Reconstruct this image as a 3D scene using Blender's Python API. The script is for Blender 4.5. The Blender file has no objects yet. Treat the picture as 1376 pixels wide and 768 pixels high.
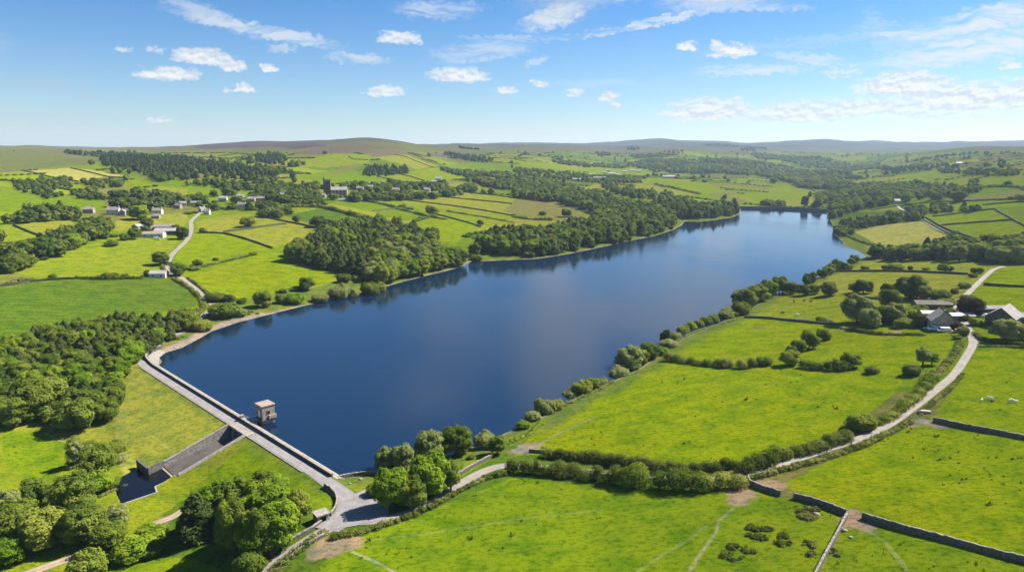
import bpy, bmesh, math, random
import numpy as np
from mathutils import Vector, Matrix
rng = np.random.default_rng(11)
random.seed(5)
scene = bpy.context.scene
COL = scene.collection

# ------------------------------------------------------------------ camera geometry
F = 917.0
PITCH = math.radians(11.1)
CAMZ = 95.0
CP, SP = math.cos(PITCH), math.sin(PITCH)

def ray(px, py):
    x = (np.asarray(px, float) - 688) / F
    y = (384 - np.asarray(py, float)) / F
    return x, CP + y * SP, -SP + y * CP

def atz(px, py, z):
    x, y, k = ray(px, py)
    t = (z - CAMZ) / k
    return x * t, y * t

def pxscale(x, y, z):
    """photo pixels per metre at a world point"""
    return F / (y * CP - (z - CAMZ) * SP)

# ------------------------------------------------------------------ dam axis
CREST = 1.5
_a = atz(199, 488, CREST); _b = atz(451, 644, CREST)
DA = np.array(_a); DB = np.array(_b)
DL = float(np.linalg.norm(DB - DA))
DU = (DB - DA) / DL
DN = np.array([DU[1], -DU[0]])          # downstream
def dam_xy(t, s):
    return DA[0] + DU[0] * t + DN[0] * s, DA[1] + DU[1] * t + DN[1] * s
def dam_ts(x, y):
    dx, dy = x - DA[0], y - DA[1]
    return dx * DU[0] + dy * DU[1], dx * DN[0] + dy * DN[1]

# ------------------------------------------------------------------ lake outline
shore_left = [(213, 478), (225, 473), (245, 467), (262, 458), (285, 445), (320, 433), (360, 423), (400, 413), (430, 406), (470, 397),
              (505, 389), (540, 379), (575, 370), (600, 364), (618, 359), (630, 353), (637, 350), (650, 351), (690, 349), (720, 348), (760, 342),
              (800, 334), (840, 325), (880, 317), (905, 309), (916, 303), (921, 297), (938, 298), (960, 296), (985, 292), (995, 287), (996, 279)]
shore_right = [(1108, 283), (1113, 291), (1120, 306), (1118, 312), (1133, 326), (1134, 331), (1150, 336), (1164, 344), (1140, 354), (1112, 366),
               (1090, 377), (1066, 387), (1038, 397), (1005, 415), (965, 434), (925, 450), (895, 468), (858, 495), (830, 508), (800, 523), (765, 540),
               (735, 556), (712, 566), (690, 576), (668, 586), (640, 598), (610, 610), (560, 624), (510, 635), (472, 640)]
lake = [atz(*p, 0.0) for p in shore_left] + [atz(*p, 0.0) for p in shore_right]
lake += [dam_xy(156, -4.0), dam_xy(2, -4.0), dam_xy(-3, -7)]
LAKE = np.array(lake)

def inside(poly, x, y):
    poly = np.asarray(poly); n = len(poly)
    r = np.zeros(np.shape(x), bool)
    j = n - 1
    for i in range(n):
        xi, yi = poly[i]; xj, yj = poly[j]
        if yi != yj:
            c = ((yi > y) != (yj > y)) & (x < (xj - xi) * (y - yi) / (yj - yi) + xi)
            r ^= c
        j = i
    return r

def segdist(poly, x, y, closed=True):
    poly = np.asarray(poly); n = len(poly)
    d = np.full(np.shape(x), 1e18)
    for i in range(n if closed else n - 1):
        a = poly[i]; b = poly[(i + 1) % n]
        e = b - a; l2 = max(e @ e, 1e-9)
        t = np.clip(((x - a[0]) * e[0] + (y - a[1]) * e[1]) / l2, 0, 1)
        q = (x - a[0] - e[0] * t) ** 2 + (y - a[1] - e[1] * t) ** 2
        d = np.minimum(d, q)
    return np.sqrt(d)

def sstep(a, b, v):
    t = np.clip((v - a) / (b - a), 0, 1)
    return t * t * (3 - 2 * t)

# ------------------------------------------------------------------ terrain: control heights
CTRL_Z = [  # photo x, photo y, ground height
 (0,768,-9),(0,690,-9),(0,620,-8),(100,700,-8),(180,700,-7),(250,745,-6),(350,775,-3),(0,560,-5),(120,600,-7),(60,560,-6),(150,560,-6),(0,500,0),(90,500,-2),(160,520,-3),
 (0,455,4),(150,440,3),(240,440,3),(0,385,10),(150,385,8),(250,385,6),(0,330,20),(150,335,15),(0,290,30),(150,295,26),(0,260,42),(150,262,38),(0,235,58),(150,240,52),(0,218,74),
 (300,380,5),(350,362,7),(330,330,13),(300,300,20),(440,300,18),(440,275,28),(440,258,36),(300,270,32),(300,250,44),(440,245,45),(440,225,62),(300,232,60),(300,215,74),(150,218,74),
 (600,330,8),(600,300,14),(600,280,18),(600,260,26),(600,240,40),(600,225,54),(520,330,6),(500,375,2),
 (720,300,8),(720,270,18),(720,250,28),(720,232,40),(800,300,8),(800,280,12),(800,262,17),(800,245,24),(800,230,34),(800,218,50),
 (900,285,7),(900,262,14),(900,245,19),(900,232,27),(960,275,6),(1050,268,2),(1050,250,8),(1050,235,15),(1000,240,20),(1000,225,35),
 (1120,262,6),(1120,240,14),(1200,330,6),(1200,310,9),(1200,300,11),(1200,280,14),(1200,260,19),(1200,240,27),(1200,225,38),
 (1376,768,14),(1376,690,14),(1376,600,15),(1376,520,16),(1376,464,17),(1376,420,18),(1376,380,18),(1376,345,17),(1376,320,22),(1376,300,27),(1376,270,36),(1376,245,50),(1376,225,66),
 (1290,300,18),(1290,270,27),(1290,245,38),(1290,230,50),
 (688,768,6),(800,720,6),(1000,660,9),(1000,720,9),(700,628,4),(940,560,7),(850,510,4),(800,600,5),(1100,600,10),(1000,480,6),(1150,450,10),(1250,440,14),(1200,380,10),(1100,375,5),(1250,360,11),
 (600,700,4),(500,700,3),(430,690,1.6),(460,670,1.5),(540,660,2),(640,640,3.5),(520,750,4),(400,730,0.5),(1200,700,12),(1250,560,13),
]
CTRL_D = [  # photo x, photo y, forward distance in metres (height follows)
 (0,205,2300),(0,200.5,3200),(150,204,2600),(150,200.5,3500),(270,200,2500),(300,194.5,3000),(380,191,2900),(440,207,1650),(440,199,2000),(440,190.5,2600),(495,190,2600),(530,191,2900),(560,207,2000),(590,195.5,3300),(600,211,2300),
 (640,200,3300),(700,196,4200),(700,212,2400),(780,197,4500),(800,207,3600),(900,212,3300),(900,199,4800),(1000,212,3600),(1000,200,4800),(1080,215,3600),(1080,204,5200),(1180,214,3300),(1180,204,5200),
 (1260,212,2600),(1260,205,3600),(1340,204,2600),(1376,210,1900),(1376,202,2600),(1320,202,2900),
 (-40,204,6000),(150,202,6500),(600,199,6000),(800,198,6200),(1000,197,6300),(1376,198,5600),(440,199,5000),(1200,198,6200),
 (-60,197,7600),(0,196.5,7600),(60,197.5,7600),(150,199.5,7600),(260,198,7600),(420,196,7600),(600,194,7600),(660,193.5,7600),(730,191.5,7600),(780,193.5,7600),(860,188.5,7800),(950,190,7800),(1020,193,7600),(1080,187.5,7600),(1150,191.5,7600),(1250,190.5,7600),(1376,190,7600),(1440,190,7600),
]
_cx, _cy, _cz = [], [], []
for px, py, z in CTRL_Z:
    x, y = atz(px, py, z); _cx.append(x); _cy.append(y); _cz.append(z)
for px, py, d in CTRL_D:
    x, y, k = ray(px, py); s = d / y
    _cx.append(x * s); _cy.append(d); _cz.append(CAMZ + k * s)
for px in range(-200, 1700, 200):
    x, y, k = ray(px, 200); s = 11500 / y
    _cx.append(x * s); _cy.append(11500.); _cz.append(110.)
for p in shore_left[::3] + shore_right[::3]:
    x, y = atz(*p, 0.0); _cx.append(x); _cy.append(y); _cz.append(0.5)
for x, y, z in ((-120, 60, -9), (-40, 70, -3), (40, 70, 8), (120, 60, 13), (250, 100, 16), (-250, 150, -6), (420, 330, 20), (-480, 480, 14), (700, 700, 45), (-900, 900, 60), (0, 20, 2)):
    _cx.append(x); _cy.append(y); _cz.append(z)
_cx, _cy, _cz = map(np.array, (_cx, _cy, _cz))

def warp(x, y):
    r = np.hypot(x, y) + 1e-6
    return np.arctan2(x, y) * 2.4, np.log(r + 30)
_cu, _cv = warp(_cx, _cy)
def kern(d2): return np.sqrt(d2 + 0.03)
_K = kern((_cu[:, None] - _cu) ** 2 + (_cv[:, None] - _cv) ** 2)
_n = len(_cu)
_M = np.zeros((_n + 3, _n + 3)); _M[:_n, :_n] = _K - np.eye(_n) * 0.006
_Pm = np.stack([np.ones(_n), _cu, _cv], 1); _M[:_n, _n:] = _Pm; _M[_n:, :_n] = _Pm.T
_sol = np.linalg.solve(_M, np.concatenate([_cz, np.zeros(3)]))
def base_exact(x, y):
    u, v = warp(x, y)
    z = _sol[_n] + _sol[_n + 1] * u + _sol[_n + 2] * v
    for i in range(_n):
        z = z + _sol[i] * kern((u - _cu[i]) ** 2 + (v - _cv[i]) ** 2)
    return z
_bth = np.linspace(-1.0, 1.0, 260); _blr = np.linspace(math.log(60), math.log(12500), 420)
_bR = np.exp(_blr)[:, None]
_bz = base_exact(_bR * np.sin(_bth)[None], _bR * np.cos(_bth)[None])
def base_height(x, y):
    i = np.clip((np.log(np.hypot(x, y) + 1e-6) - _blr[0]) / (_blr[1] - _blr[0]), 0, 418.999); j = np.clip((np.arctan2(x, y) - _bth[0]) / (_bth[1] - _bth[0]), 0, 258.999)
    i0 = i.astype(int); j0 = j.astype(int); fi = i - i0; fj = j - j0
    return _bz[i0, j0] * (1 - fi) * (1 - fj) + _bz[i0 + 1, j0] * fi * (1 - fj) + _bz[i0, j0 + 1] * (1 - fi) * fj + _bz[i0 + 1, j0 + 1] * fi * fj
_wr = np.random.default_rng(3)
_WV = [(_wr.normal(size=2), _wr.uniform(0, 6.28)) for _ in range(18)]
def waves(x, y, L):
    s = 0
    for i, (k, ph) in enumerate(_WV):
        f = 2 * math.pi / L * (0.5 + 0.12 * i)
        s = s + np.sin((k[0] * x + k[1] * y) * f / math.hypot(*k) + ph) / (1 + 0.25 * i)
    return s / 3.0

CH_T0, CH_T1, CH_S0, CH_S1 = 96.3, 108.3, 4.6, 27.0   # spillway channel in dam coordinates
def chan_floor(s): return -2.4 - (s - CH_S0) * 0.19
def emb_z(t, s):
    return CREST - np.maximum(s - 4.4, 0) * 0.30
POOL_Z = -6.7
pool_px = [(236, 641), (208, 654), (211, 661), (163, 677), (157, 664), (151, 647)]
WING = [dam_xy(CH_T0 - .4, CH_S1 - .2), atz(198, 628, -4.3), atz(184, 616.5, -3.6)]
POOL = np.array([(q[0] + DN[0] * .25, q[1] + DN[1] * .25) for q in WING[::-1]] + [atz(*p, POOL_Z) for p in pool_px])

def terrain(x, y):
    b = base_height(x, y)
    r = np.hypot(x, y)
    d = segdist(LAKE, x, y); d = np.where(inside(LAKE, x, y), -d, d)
    t, s = dam_ts(x, y)
    b = b + waves(x, y, 160) * np.clip((r - 200) / 500, 0.15, 1) * 0.9 + waves(x + 90, y, 700) * np.clip((r - 900) / 3000, 0, 1) * 15 + waves(y - 50, x, 330) * np.clip((r - 900) / 1500, 0, 1) * 4.0
    w = 1 - np.exp(-np.maximum(d, 0) / 40)
    down = sstep(4, 9, s) * sstep(-34, 10, t) * (1 - sstep(DL - 12, DL + 14, t))
    w = np.maximum(w, down)
    z = 1.1 * (1 - np.exp(-np.maximum(d, 0) / 7)) * (1 - down) + b * w
    # dam embankment
    ez = emb_z(t, s)
    on = sstep(-30, 5, t) * (1 - sstep(DL - 4, DL + 16, t))
    z = np.where((s > 0) & (on > 0), np.maximum(z, ez * on + z * (1 - on)), z)
    crest = (s > -.8) & (s <= 4.4) & (t > -6) & (t < DL + 2)
    z = np.where(crest, CREST - 0.02, z)
    z = np.where((d <= 0), -2.5 * (1 - np.exp(np.minimum(d, 0) / 6)) - 0.05, z)
    # spillway cut
    cut = (t > CH_T0 - 0.7) & (t < CH_T1 + 0.7) & (s > 1.2) & (s < CH_S1)
    z = np.where(cut, np.minimum(z, chan_floor(np.maximum(s, CH_S0)) - 0.35), z)
    pd = segdist(POOL, x, y); pd = np.where(inside(POOL, x, y), -pd, pd)
    near = pd < 9
    rim = POOL_Z + 0.5 + 0.25 * np.maximum(pd, 0)
    z = np.where(near & (pd > 0) & ~cut, np.minimum(np.maximum(z, POOL_Z + 0.3), np.where(s > CH_S1 - 2, rim + 0.6, 99)), z)
    z = np.where(pd <= 0, POOL_Z - 0.8, z)
    return z

# ------------------------------------------------------------------ terrain grid (denser near, coarser far)
TH = np.radians(np.arange(-54, 54.001, 0.08))
rr = [70.0]
while rr[-1] < 11400:
    r = rr[-1]
    rr.append(r + (0.45 if r < 205 else min(r * r / 92000, r * 0.0105)))
RR = np.array(rr)
GX = RR[:, None] * np.sin(TH)[None]; GY = RR[:, None] * np.cos(TH)[None]
GZ = terrain(GX, GY)
NR, NT = GX.shape
def hz(x, y):
    """ground height, read off the ground sheet"""
    x = np.asarray(x, float); y = np.asarray(y, float)
    th = np.arctan2(x, y); r = np.hypot(x, y)
    j = np.clip((th - TH[0]) / (TH[1] - TH[0]), 0, NT - 1.001)
    i = np.clip(np.interp(r, RR, np.arange(NR)), 0, NR - 1.001)
    i0 = i.astype(int); j0 = j.astype(int); fi = i - i0; fj = j - j0
    return (GZ[i0, j0] * (1 - fi) * (1 - fj) + GZ[i0 + 1, j0] * fi * (1 - fj) + GZ[i0, j0 + 1] * (1 - fi) * fj + GZ[i0 + 1, j0 + 1] * fi * fj)

_TT = np.geomspace(75, 11000, 900)
def P(pts):
    """photo points -> points on the ground"""
    pts = np.atleast_2d(np.asarray(pts, float))
    x, y, k = ray(pts[:, 0], pts[:, 1])
    f = lambda t: CAMZ + k[:, None] * t - np.maximum(hz(x[:, None] * t, y[:, None] * t), 0.0)
    g = f(np.broadcast_to(_TT, (len(pts), len(_TT))))
    hit = g < 0
    idx = np.where(hit.any(1), hit.argmax(1), len(_TT) - 1)
    hi = _TT[idx]; lo = _TT[np.maximum(idx - 1, 0)]
    for _ in range(18):
        m = (lo + hi) / 2
        neg = f(m[:, None])[:, 0] < 0
        hi = np.where(neg, m, hi); lo = np.where(neg, lo, m)
    return np.stack([x * hi, y * hi], 1)
def P1(px, py):
    return P([(px, py)])[0]

# ------------------------------------------------------------------ helpers: objects
def tag(o, label=None, cat=None, group=None, kind=None):
    if label: o['label'] = label
    if cat: o['category'] = cat
    if group: o['group'] = group
    if kind: o['kind'] = kind
    return o
def link(o, parent=None):
    COL.objects.link(o)
    if parent: o.parent = parent
    return o
def empty(name, loc, rz=0):
    o = bpy.data.objects.new(name, None); o.location = loc; o.rotation_euler = (0, 0, rz); o.empty_display_size = 0.5
    return link(o)
def np_mesh(name, V, Fc, mats, smooth=False, mi=None):
    """V (n,3); Fc (m,3) or (m,4) or list of such"""
    me = bpy.data.meshes.new(name)
    V = np.ascontiguousarray(V, np.float32)
    Fs = Fc if isinstance(Fc, list) else [Fc]
    Fs = [np.asarray(f) for f in Fs if len(f)]
    me.vertices.add(len(V)); me.vertices.foreach_set('co', V.ravel())
    loops = np.concatenate([f.ravel() for f in Fs]); tot = np.concatenate([np.full(len(f), f.shape[1]) for f in Fs])
    start = np.concatenate([[0], np.cumsum(tot)[:-1]])
    me.loops.add(len(loops)); me.loops.foreach_set('vertex_index', loops.astype(np.int32))
    me.polygons.add(len(tot)); me.polygons.foreach_set('loop_start', start.astype(np.int32)); me.polygons.foreach_set('loop_total', tot.astype(np.int32))
    if smooth: me.polygons.foreach_set('use_smooth', np.ones(len(tot), bool))
    if mi is not None: me.polygons.foreach_set('material_index', np.asarray(mi, np.int32))
    me.update(calc_edges=True)
    for m in (mats if isinstance(mats, (list, tuple)) else [mats]): me.materials.append(m)
    return me
def attr(me, name, data, typ='FLOAT', dom='POINT'):
    a = me.attributes.new(name, typ, dom)
    data = np.asarray(data, np.float32)
    a.data.foreach_set('color' if typ == 'FLOAT_COLOR' else 'value', data.ravel())
def obj(name, me, parent=None):
    return link(bpy.data.objects.new(name, me), parent)

class MB:
    """collects simple solids into one mesh"""
    def __init__(s): s.v = []; s.f = []
    def add(s, vs, fs):
        n = len(s.v); s.v += [tuple(map(float, v)) for v in vs]; s.f += [tuple(i + n for i in f) for f in fs]; return s
    def box(s, x0, x1, y0, y1, z0, z1):
        return s.add([(x0, y0, z0), (x1, y0, z0), (x1, y1, z0), (x0, y1, z0), (x0, y0, z1), (x1, y0, z1), (x1, y1, z1), (x0, y1, z1)],
                     [(3, 2, 1, 0), (4, 5, 6, 7), (0, 1, 5, 4), (1, 2, 6, 5), (2, 3, 7, 6), (3, 0, 4, 7)])
    def prism(s, poly, z0, z1):
        n = len(poly)
        vs = [(p[0], p[1], z0 if np.isscalar(z0) else z0[i]) for i, p in enumerate(poly)] + [(p[0], p[1], z1 if np.isscalar(z1) else z1[i]) for i, p in enumerate(poly)]
        return s.add(vs, [tuple(range(n - 1, -1, -1)), tuple(range(n, 2 * n))] + [(i, (i + 1) % n, n + (i + 1) % n, n + i) for i in range(n)])
    def loft(s, rings, cap=True):
        n = len(rings[0]); vs = [p for r in rings for p in r]; fs = []
        for k in range(len(rings) - 1):
            for i in range(n):
                fs.append((k * n + i, k * n + (i + 1) % n, (k + 1) * n + (i + 1) % n, (k + 1) * n + i))
        if cap: fs += [tuple(range(n - 1, -1, -1)), tuple((len(rings) - 1) * n + i for i in range(n))]
        return s.add(vs, fs)
    def tube(s, pts, rad, n=6):
        pts = [Vector(p) for p in pts]; rings = []
        for i, p in enumerate(pts):
            d = (pts[min(i + 1, len(pts) - 1)] - pts[max(i - 1, 0)]).normalized()
            a = d.orthogonal().normalized(); b = d.cross(a)
            r = rad[i] if hasattr(rad, '__len__') else rad
            rings.append([tuple(p + (a * math.cos(6.2832 * k / n) + b * math.sin(6.2832 * k / n)) * r) for k in range(n)])
        return s.loft(rings)
    def build(s, name, mat, parent=None, bevel=0, smooth=False):
        me = bpy.data.meshes.new(name); me.from_pydata(s.v, [], s.f); me.materials.append(mat)
        bm = bmesh.new(); bm.from_mesh(me); bmesh.ops.recalc_face_normals(bm, faces=bm.faces[:])
        if bevel: bmesh.ops.bevel(bm, geom=bm.edges[:], offset=bevel, segments=1, affect='EDGES', clamp_overlap=True)
        bm.to_mesh(me); bm.free()
        if smooth: me.polygons.foreach_set('use_smooth', [True] * len(me.polygons))
        return obj(name, me, parent)

# ------------------------------------------------------------------ materials
class NT_:
    def __init__(s, m):
        m.use_nodes = True; s.t = m.node_tree; s.t.nodes.clear()
    def n(s, typ, ins=None, **kw):
        x = s.t.nodes.new(typ)
        for k, v in kw.items(): setattr(x, k, v)
        for k, v in (ins or {}).items(): s.put(x, k, v)
        return x
    def put(s, x, k, v):
        i = x.inputs[k]
        if isinstance(v, bpy.types.NodeSocket): s.t.links.new(v, i)
        elif isinstance(v, bpy.types.Node): s.t.links.new(v.outputs[0], i)
        else: i.default_value = v
    def math(s, op, a, b=None, c=None, clamp=False):
        x = s.n('ShaderNodeMath', operation=op); x.use_clamp = clamp
        for i, v in enumerate((a, b, c)):
            if v is not None: s.put(x, i, v)
        return x.outputs[0]
    def vmath(s, op, a, b=None, out=0):
        x = s.n('ShaderNodeVectorMath', operation=op)
        s.put(x, 0, a)
        if b is not None: s.put(x, 3 if op == 'SCALE' else 1, b)
        return x.outputs[out]
    def noise(s, vec, scale, detail=3, rough=0.55, **k):
        x = s.n('ShaderNodeTexNoise', {'Scale': scale, 'Detail': detail, 'Roughness': rough})
        if vec is not None: s.put(x, 'Vector', vec)
        for kk, v in k.items(): s.put(x, kk, v)
        return x.outputs['Fac']
    def ramp(s, v, a, b, lo=0.0, hi=1.0, smooth=True):
        x = s.n('ShaderNodeMapRange', {'Value': v, 'From Min': a, 'From Max': b, 'To Min': lo, 'To Max': hi})
        x.interpolation_type = 'SMOOTHSTEP' if smooth else 'LINEAR'
        return x.outputs[0]
    def mix(s, f, a, b, blend='MIX'):
        x = s.n('ShaderNodeMix', data_type='RGBA', blend_type=blend)
        s.put(x, 0, f); s.put(x, 6, a if not isinstance(a, tuple) else (*a, 1)[:4]); s.put(x, 7, b if not isinstance(b, tuple) else (*b, 1)[:4])
        return x.outputs[2]
    def attr(s, name, out='Fac'):
        return s.n('ShaderNodeAttribute', attribute_name=name).outputs[out]
    def out(s, shader, vol=None):
        o = s.n('ShaderNodeOutputMaterial')
        if shader is not None: s.put(o, 0, shader)
        if vol is not None: s.put(o, 1, vol)

def newmat(name): 
    m = bpy.data.materials.new(name); return m, NT_(m)

def stone_mat(name, c1, c2, scale=1.2, bump=0.5, moss=0.0, rough=0.9):
    m, k = newmat(name)
    pos = k.n('ShaderNodeNewGeometry').outputs['Position']
    v = k.n('ShaderNodeTexVoronoi', {'Vector': pos, 'Scale': scale * 1.6})
    n1 = k.noise(pos, scale * 0.35, 4); n2 = k.noise(pos, scale * 6, 3)
    f = k.math('ADD', k.math('MULTIPLY', v.outputs['Color'], 0.45), k.math('MULTIPLY', n1, 0.6))
    c = k.mix(k.ramp(f, 0.2, 0.85), c1, c2)
    if moss: c = k.mix(k.math('MULTIPLY', k.ramp(n1, 0.52, 0.68), moss), c, (0.07, 0.09, 0.025))
    c = k.mix(k.ramp(n2, 0.3, 0.8, 0.0, 0.35), c, (c1[0] * .5, c1[1] * .5, c1[2] * .5))
    bs = k.n('ShaderNodeBump', {'Height': k.math('ADD', v.outputs['Distance'], k.math('MULTIPLY', n2, 0.4)), 'Strength': bump, 'Distance': 0.15})
    b = k.n('ShaderNodeBsdfPrincipled', {'Base Color': c, 'Roughness': rough, 'Normal': bs})
    k.out(b); return m

def plain_mat(name, c, rough=0.7, var=0.2, scale=1.5, metal=0.0, spec=0.3):
    m, k = newmat(name)
    pos = k.n('ShaderNodeNewGeometry').outputs['Position']
    n = k.noise(pos, scale, 4)
    cc = k.mix(k.ramp(n, 0.3, 0.7), (c[0] * (1 - var), c[1] * (1 - var), c[2] * (1 - var)), (min(1, c[0] * (1 + var)), min(1, c[1] * (1 + var)), min(1, c[2] * (1 + var))))
    b = k.n('ShaderNodeBsdfPrincipled', {'Base Color': cc, 'Roughness': rough, 'Metallic': metal, 'Specular IOR Level': spec})
    k.out(b); return m

def leaf_mat(name, dark, light, yellow, trans=0.26, objvar=True):
    m, k = newmat(name)
    tint = k.attr('tint')
    oi = k.n('ShaderNodeObjectInfo').outputs['Random']
    f = k.math('ADD', k.math('MULTIPLY', tint, 0.62), k.math('MULTIPLY', oi, 0.38)) if objvar else tint
    c = k.mix(k.ramp(f, 0.1, 0.9, smooth=False), dark, light)
    o2 = k.math('FRACT', k.math('ADD', k.math('MULTIPLY', oi, 7.31), k.attr('hue')))
    c = k.mix(k.ramp(o2, 0.55, 1.0, 0.0, 0.75), c, yellow)
    d = k.n('ShaderNodeBsdfDiffuse', {'Color': c})
    t = k.n('ShaderNodeBsdfTranslucent', {'Color': k.mix(0.5, c, (yellow[0] * 1.1, yellow[1] * 1.2, yellow[2] * .7))})
    mx = k.n('ShaderNodeMixShader', {0: trans, 1: d, 2: t})
    k.out(mx); return m

M = {}
M['stone'] = stone_mat('weathered_gritstone', (0.13, 0.115, 0.095), (0.34, 0.30, 0.25), 1.6, 0.8)
M['wall'] = stone_mat('drystone', (0.045, 0.040, 0.033), (0.19, 0.17, 0.14), 3.2, 1.0, 0.35)
M['coping'] = stone_mat('coping_stone', (0.18, 0.16, 0.13), (0.32, 0.285, 0.235), 0.8, 0.3)
M['pitching'] = stone_mat('stone_pitching', (0.18, 0.158, 0.13), (0.36, 0.32, 0.265), 1.2, 0.6)
M['concrete'] = stone_mat('stained_concrete', (0.050, 0.041, 0.034), (0.105, 0.088, 0.074), 0.25, 0.15)
M['channel_wall'] = stone_mat('channel_masonry', (0.15, 0.135, 0.115), (0.33, 0.30, 0.26), 1.1, 0.5)
M['dark_stone'] = stone_mat('plain_dark_stone', (0.05, 0.045, 0.04), (0.13, 0.115, 0.10), 1.2, 0.6)  # one dark stone tone shared by parapet, platform, barn and church
M['tower_wall'] = stone_mat('tower_ashlar', (0.19, 0.16, 0.13), (0.31, 0.265, 0.215), 0.9, 0.3)
M['tower_roof'] = plain_mat('tower_flat_roof', (0.27, 0.205, 0.165), 0.85, 0.12, 0.8)
M['slate'] = stone_mat('roof_slate', (0.15, 0.135, 0.125), (0.27, 0.245, 0.225), 1.0, 0.3)
M['slate_brown'] = stone_mat('roof_stone_slate', (0.21, 0.165, 0.125), (0.33, 0.27, 0.21), 1.0, 0.3)
M['house_stone'] = stone_mat('house_stone', (0.20, 0.17, 0.135), (0.38, 0.33, 0.27), 1.2, 0.4)
M['render_white'] = plain_mat('white_render', (0.52, 0.49, 0.44), 0.8, 0.06)
M['brown_roof'] = stone_mat('mossy_brown_roof', (0.085, 0.07, 0.05), (0.15, 0.125, 0.09), 1.0, 0.3)
M['sheet_roof'] = plain_mat('pale_sheet_roof', (0.30, 0.275, 0.25), 0.6, 0.15, 0.3)
M['glass'] = plain_mat('window_glass', (0.02, 0.025, 0.03), 0.1, 0.1, 1, 0, 0.5)
M['frame'] = plain_mat('painted_frame', (0.6, 0.58, 0.55), 0.5, 0.05)
M['door'] = plain_mat('dark_door', (0.05, 0.055, 0.06), 0.5, 0.1)
M['white_paint'] = plain_mat('white_vehicle_paint', (0.75, 0.75, 0.74), 0.3, 0.03)
M['red_paint'] = plain_mat('faded_red_paint', (0.45, 0.22, 0.18), 0.35, 0.05)
M['tyre'] = plain_mat('rubber', (0.02, 0.02, 0.02), 0.8, 0.1)
M['rail'] = plain_mat('galvanised_rail', (0.55, 0.56, 0.57), 0.4, 0.08, 1, 0.6)
M['black'] = plain_mat('dark_opening', (0.01, 0.01, 0.01), 0.9, 0.1)
M['wool'] = plain_mat('fleece', (0.62, 0.58, 0.50), 0.95, 0.08, 6)
M['hide'] = plain_mat('dark_hide', (0.025, 0.022, 0.02), 0.7, 0.2, 3)
M['bark'] = stone_mat('bark', (0.05, 0.04, 0.03), (0.14, 0.11, 0.085), 3.0, 0.8)
M['wood'] = plain_mat('weathered_wood', (0.20, 0.15, 0.10), 0.85, 0.2, 3)
M['leaf'] = leaf_mat('broad_leaves', (0.050, 0.084, 0.012), (0.165, 0.212, 0.026), (0.255, 0.265, 0.040))
M['leaf_pale'] = leaf_mat('willow_leaves', (0.120, 0.148, 0.042), (0.235, 0.262, 0.078), (0.262, 0.275, 0.080))
M['leaf_bright'] = leaf_mat('fresh_leaves', (0.070, 0.128, 0.009), (0.175, 0.262, 0.018), (0.235, 0.290, 0.022))
M['leaf_dark'] = leaf_mat('pine_needles', (0.042, 0.062, 0.016), (0.105, 0.132, 0.030), (0.150, 0.160, 0.040), 0.22)
M['leaf_copper'] = leaf_mat('copper_beech_leaves', (0.030, 0.018, 0.014), (0.068, 0.044, 0.034), (0.08, 0.06, 0.036), 0.2)
M['hedge'] = leaf_mat('hedge_leaves', (0.032, 0.056, 0.009), (0.150, 0.178, 0.030), (0.280, 0.265, 0.080), 0.28)
M['tuft'] = leaf_mat('rush_blades', (0.022, 0.048, 0.008), (0.055, 0.095, 0.012), (0.08, 0.10, 0.02), 0.3)
# ------------------------------------------------------------------ field colours
G1 = (0.166, 0.200, 0.003); G2 = (0.128, 0.173, 0.005); G3 = (0.080, 0.122, 0.010); G4 = (0.172, 0.194, 0.010)
Y1 = (0.208, 0.198, 0.020); Y2 = (0.310, 0.265, 0.058); O1 = (0.150, 0.143, 0.027); O2 = (0.165, 0.146, 0.036)
MB_ = (0.122, 0.095, 0.0405); MP = (0.080, 0.074, 0.056); MG = (0.113, 0.115, 0.0324); VERGE = (0.095, 0.117, 0.0252)
DIRT = (0.261, 0.176, 0.1035); SAND = (0.27, 0.205, 0.13); ROUGH = (0.120, 0.145, 0.02)

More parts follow.
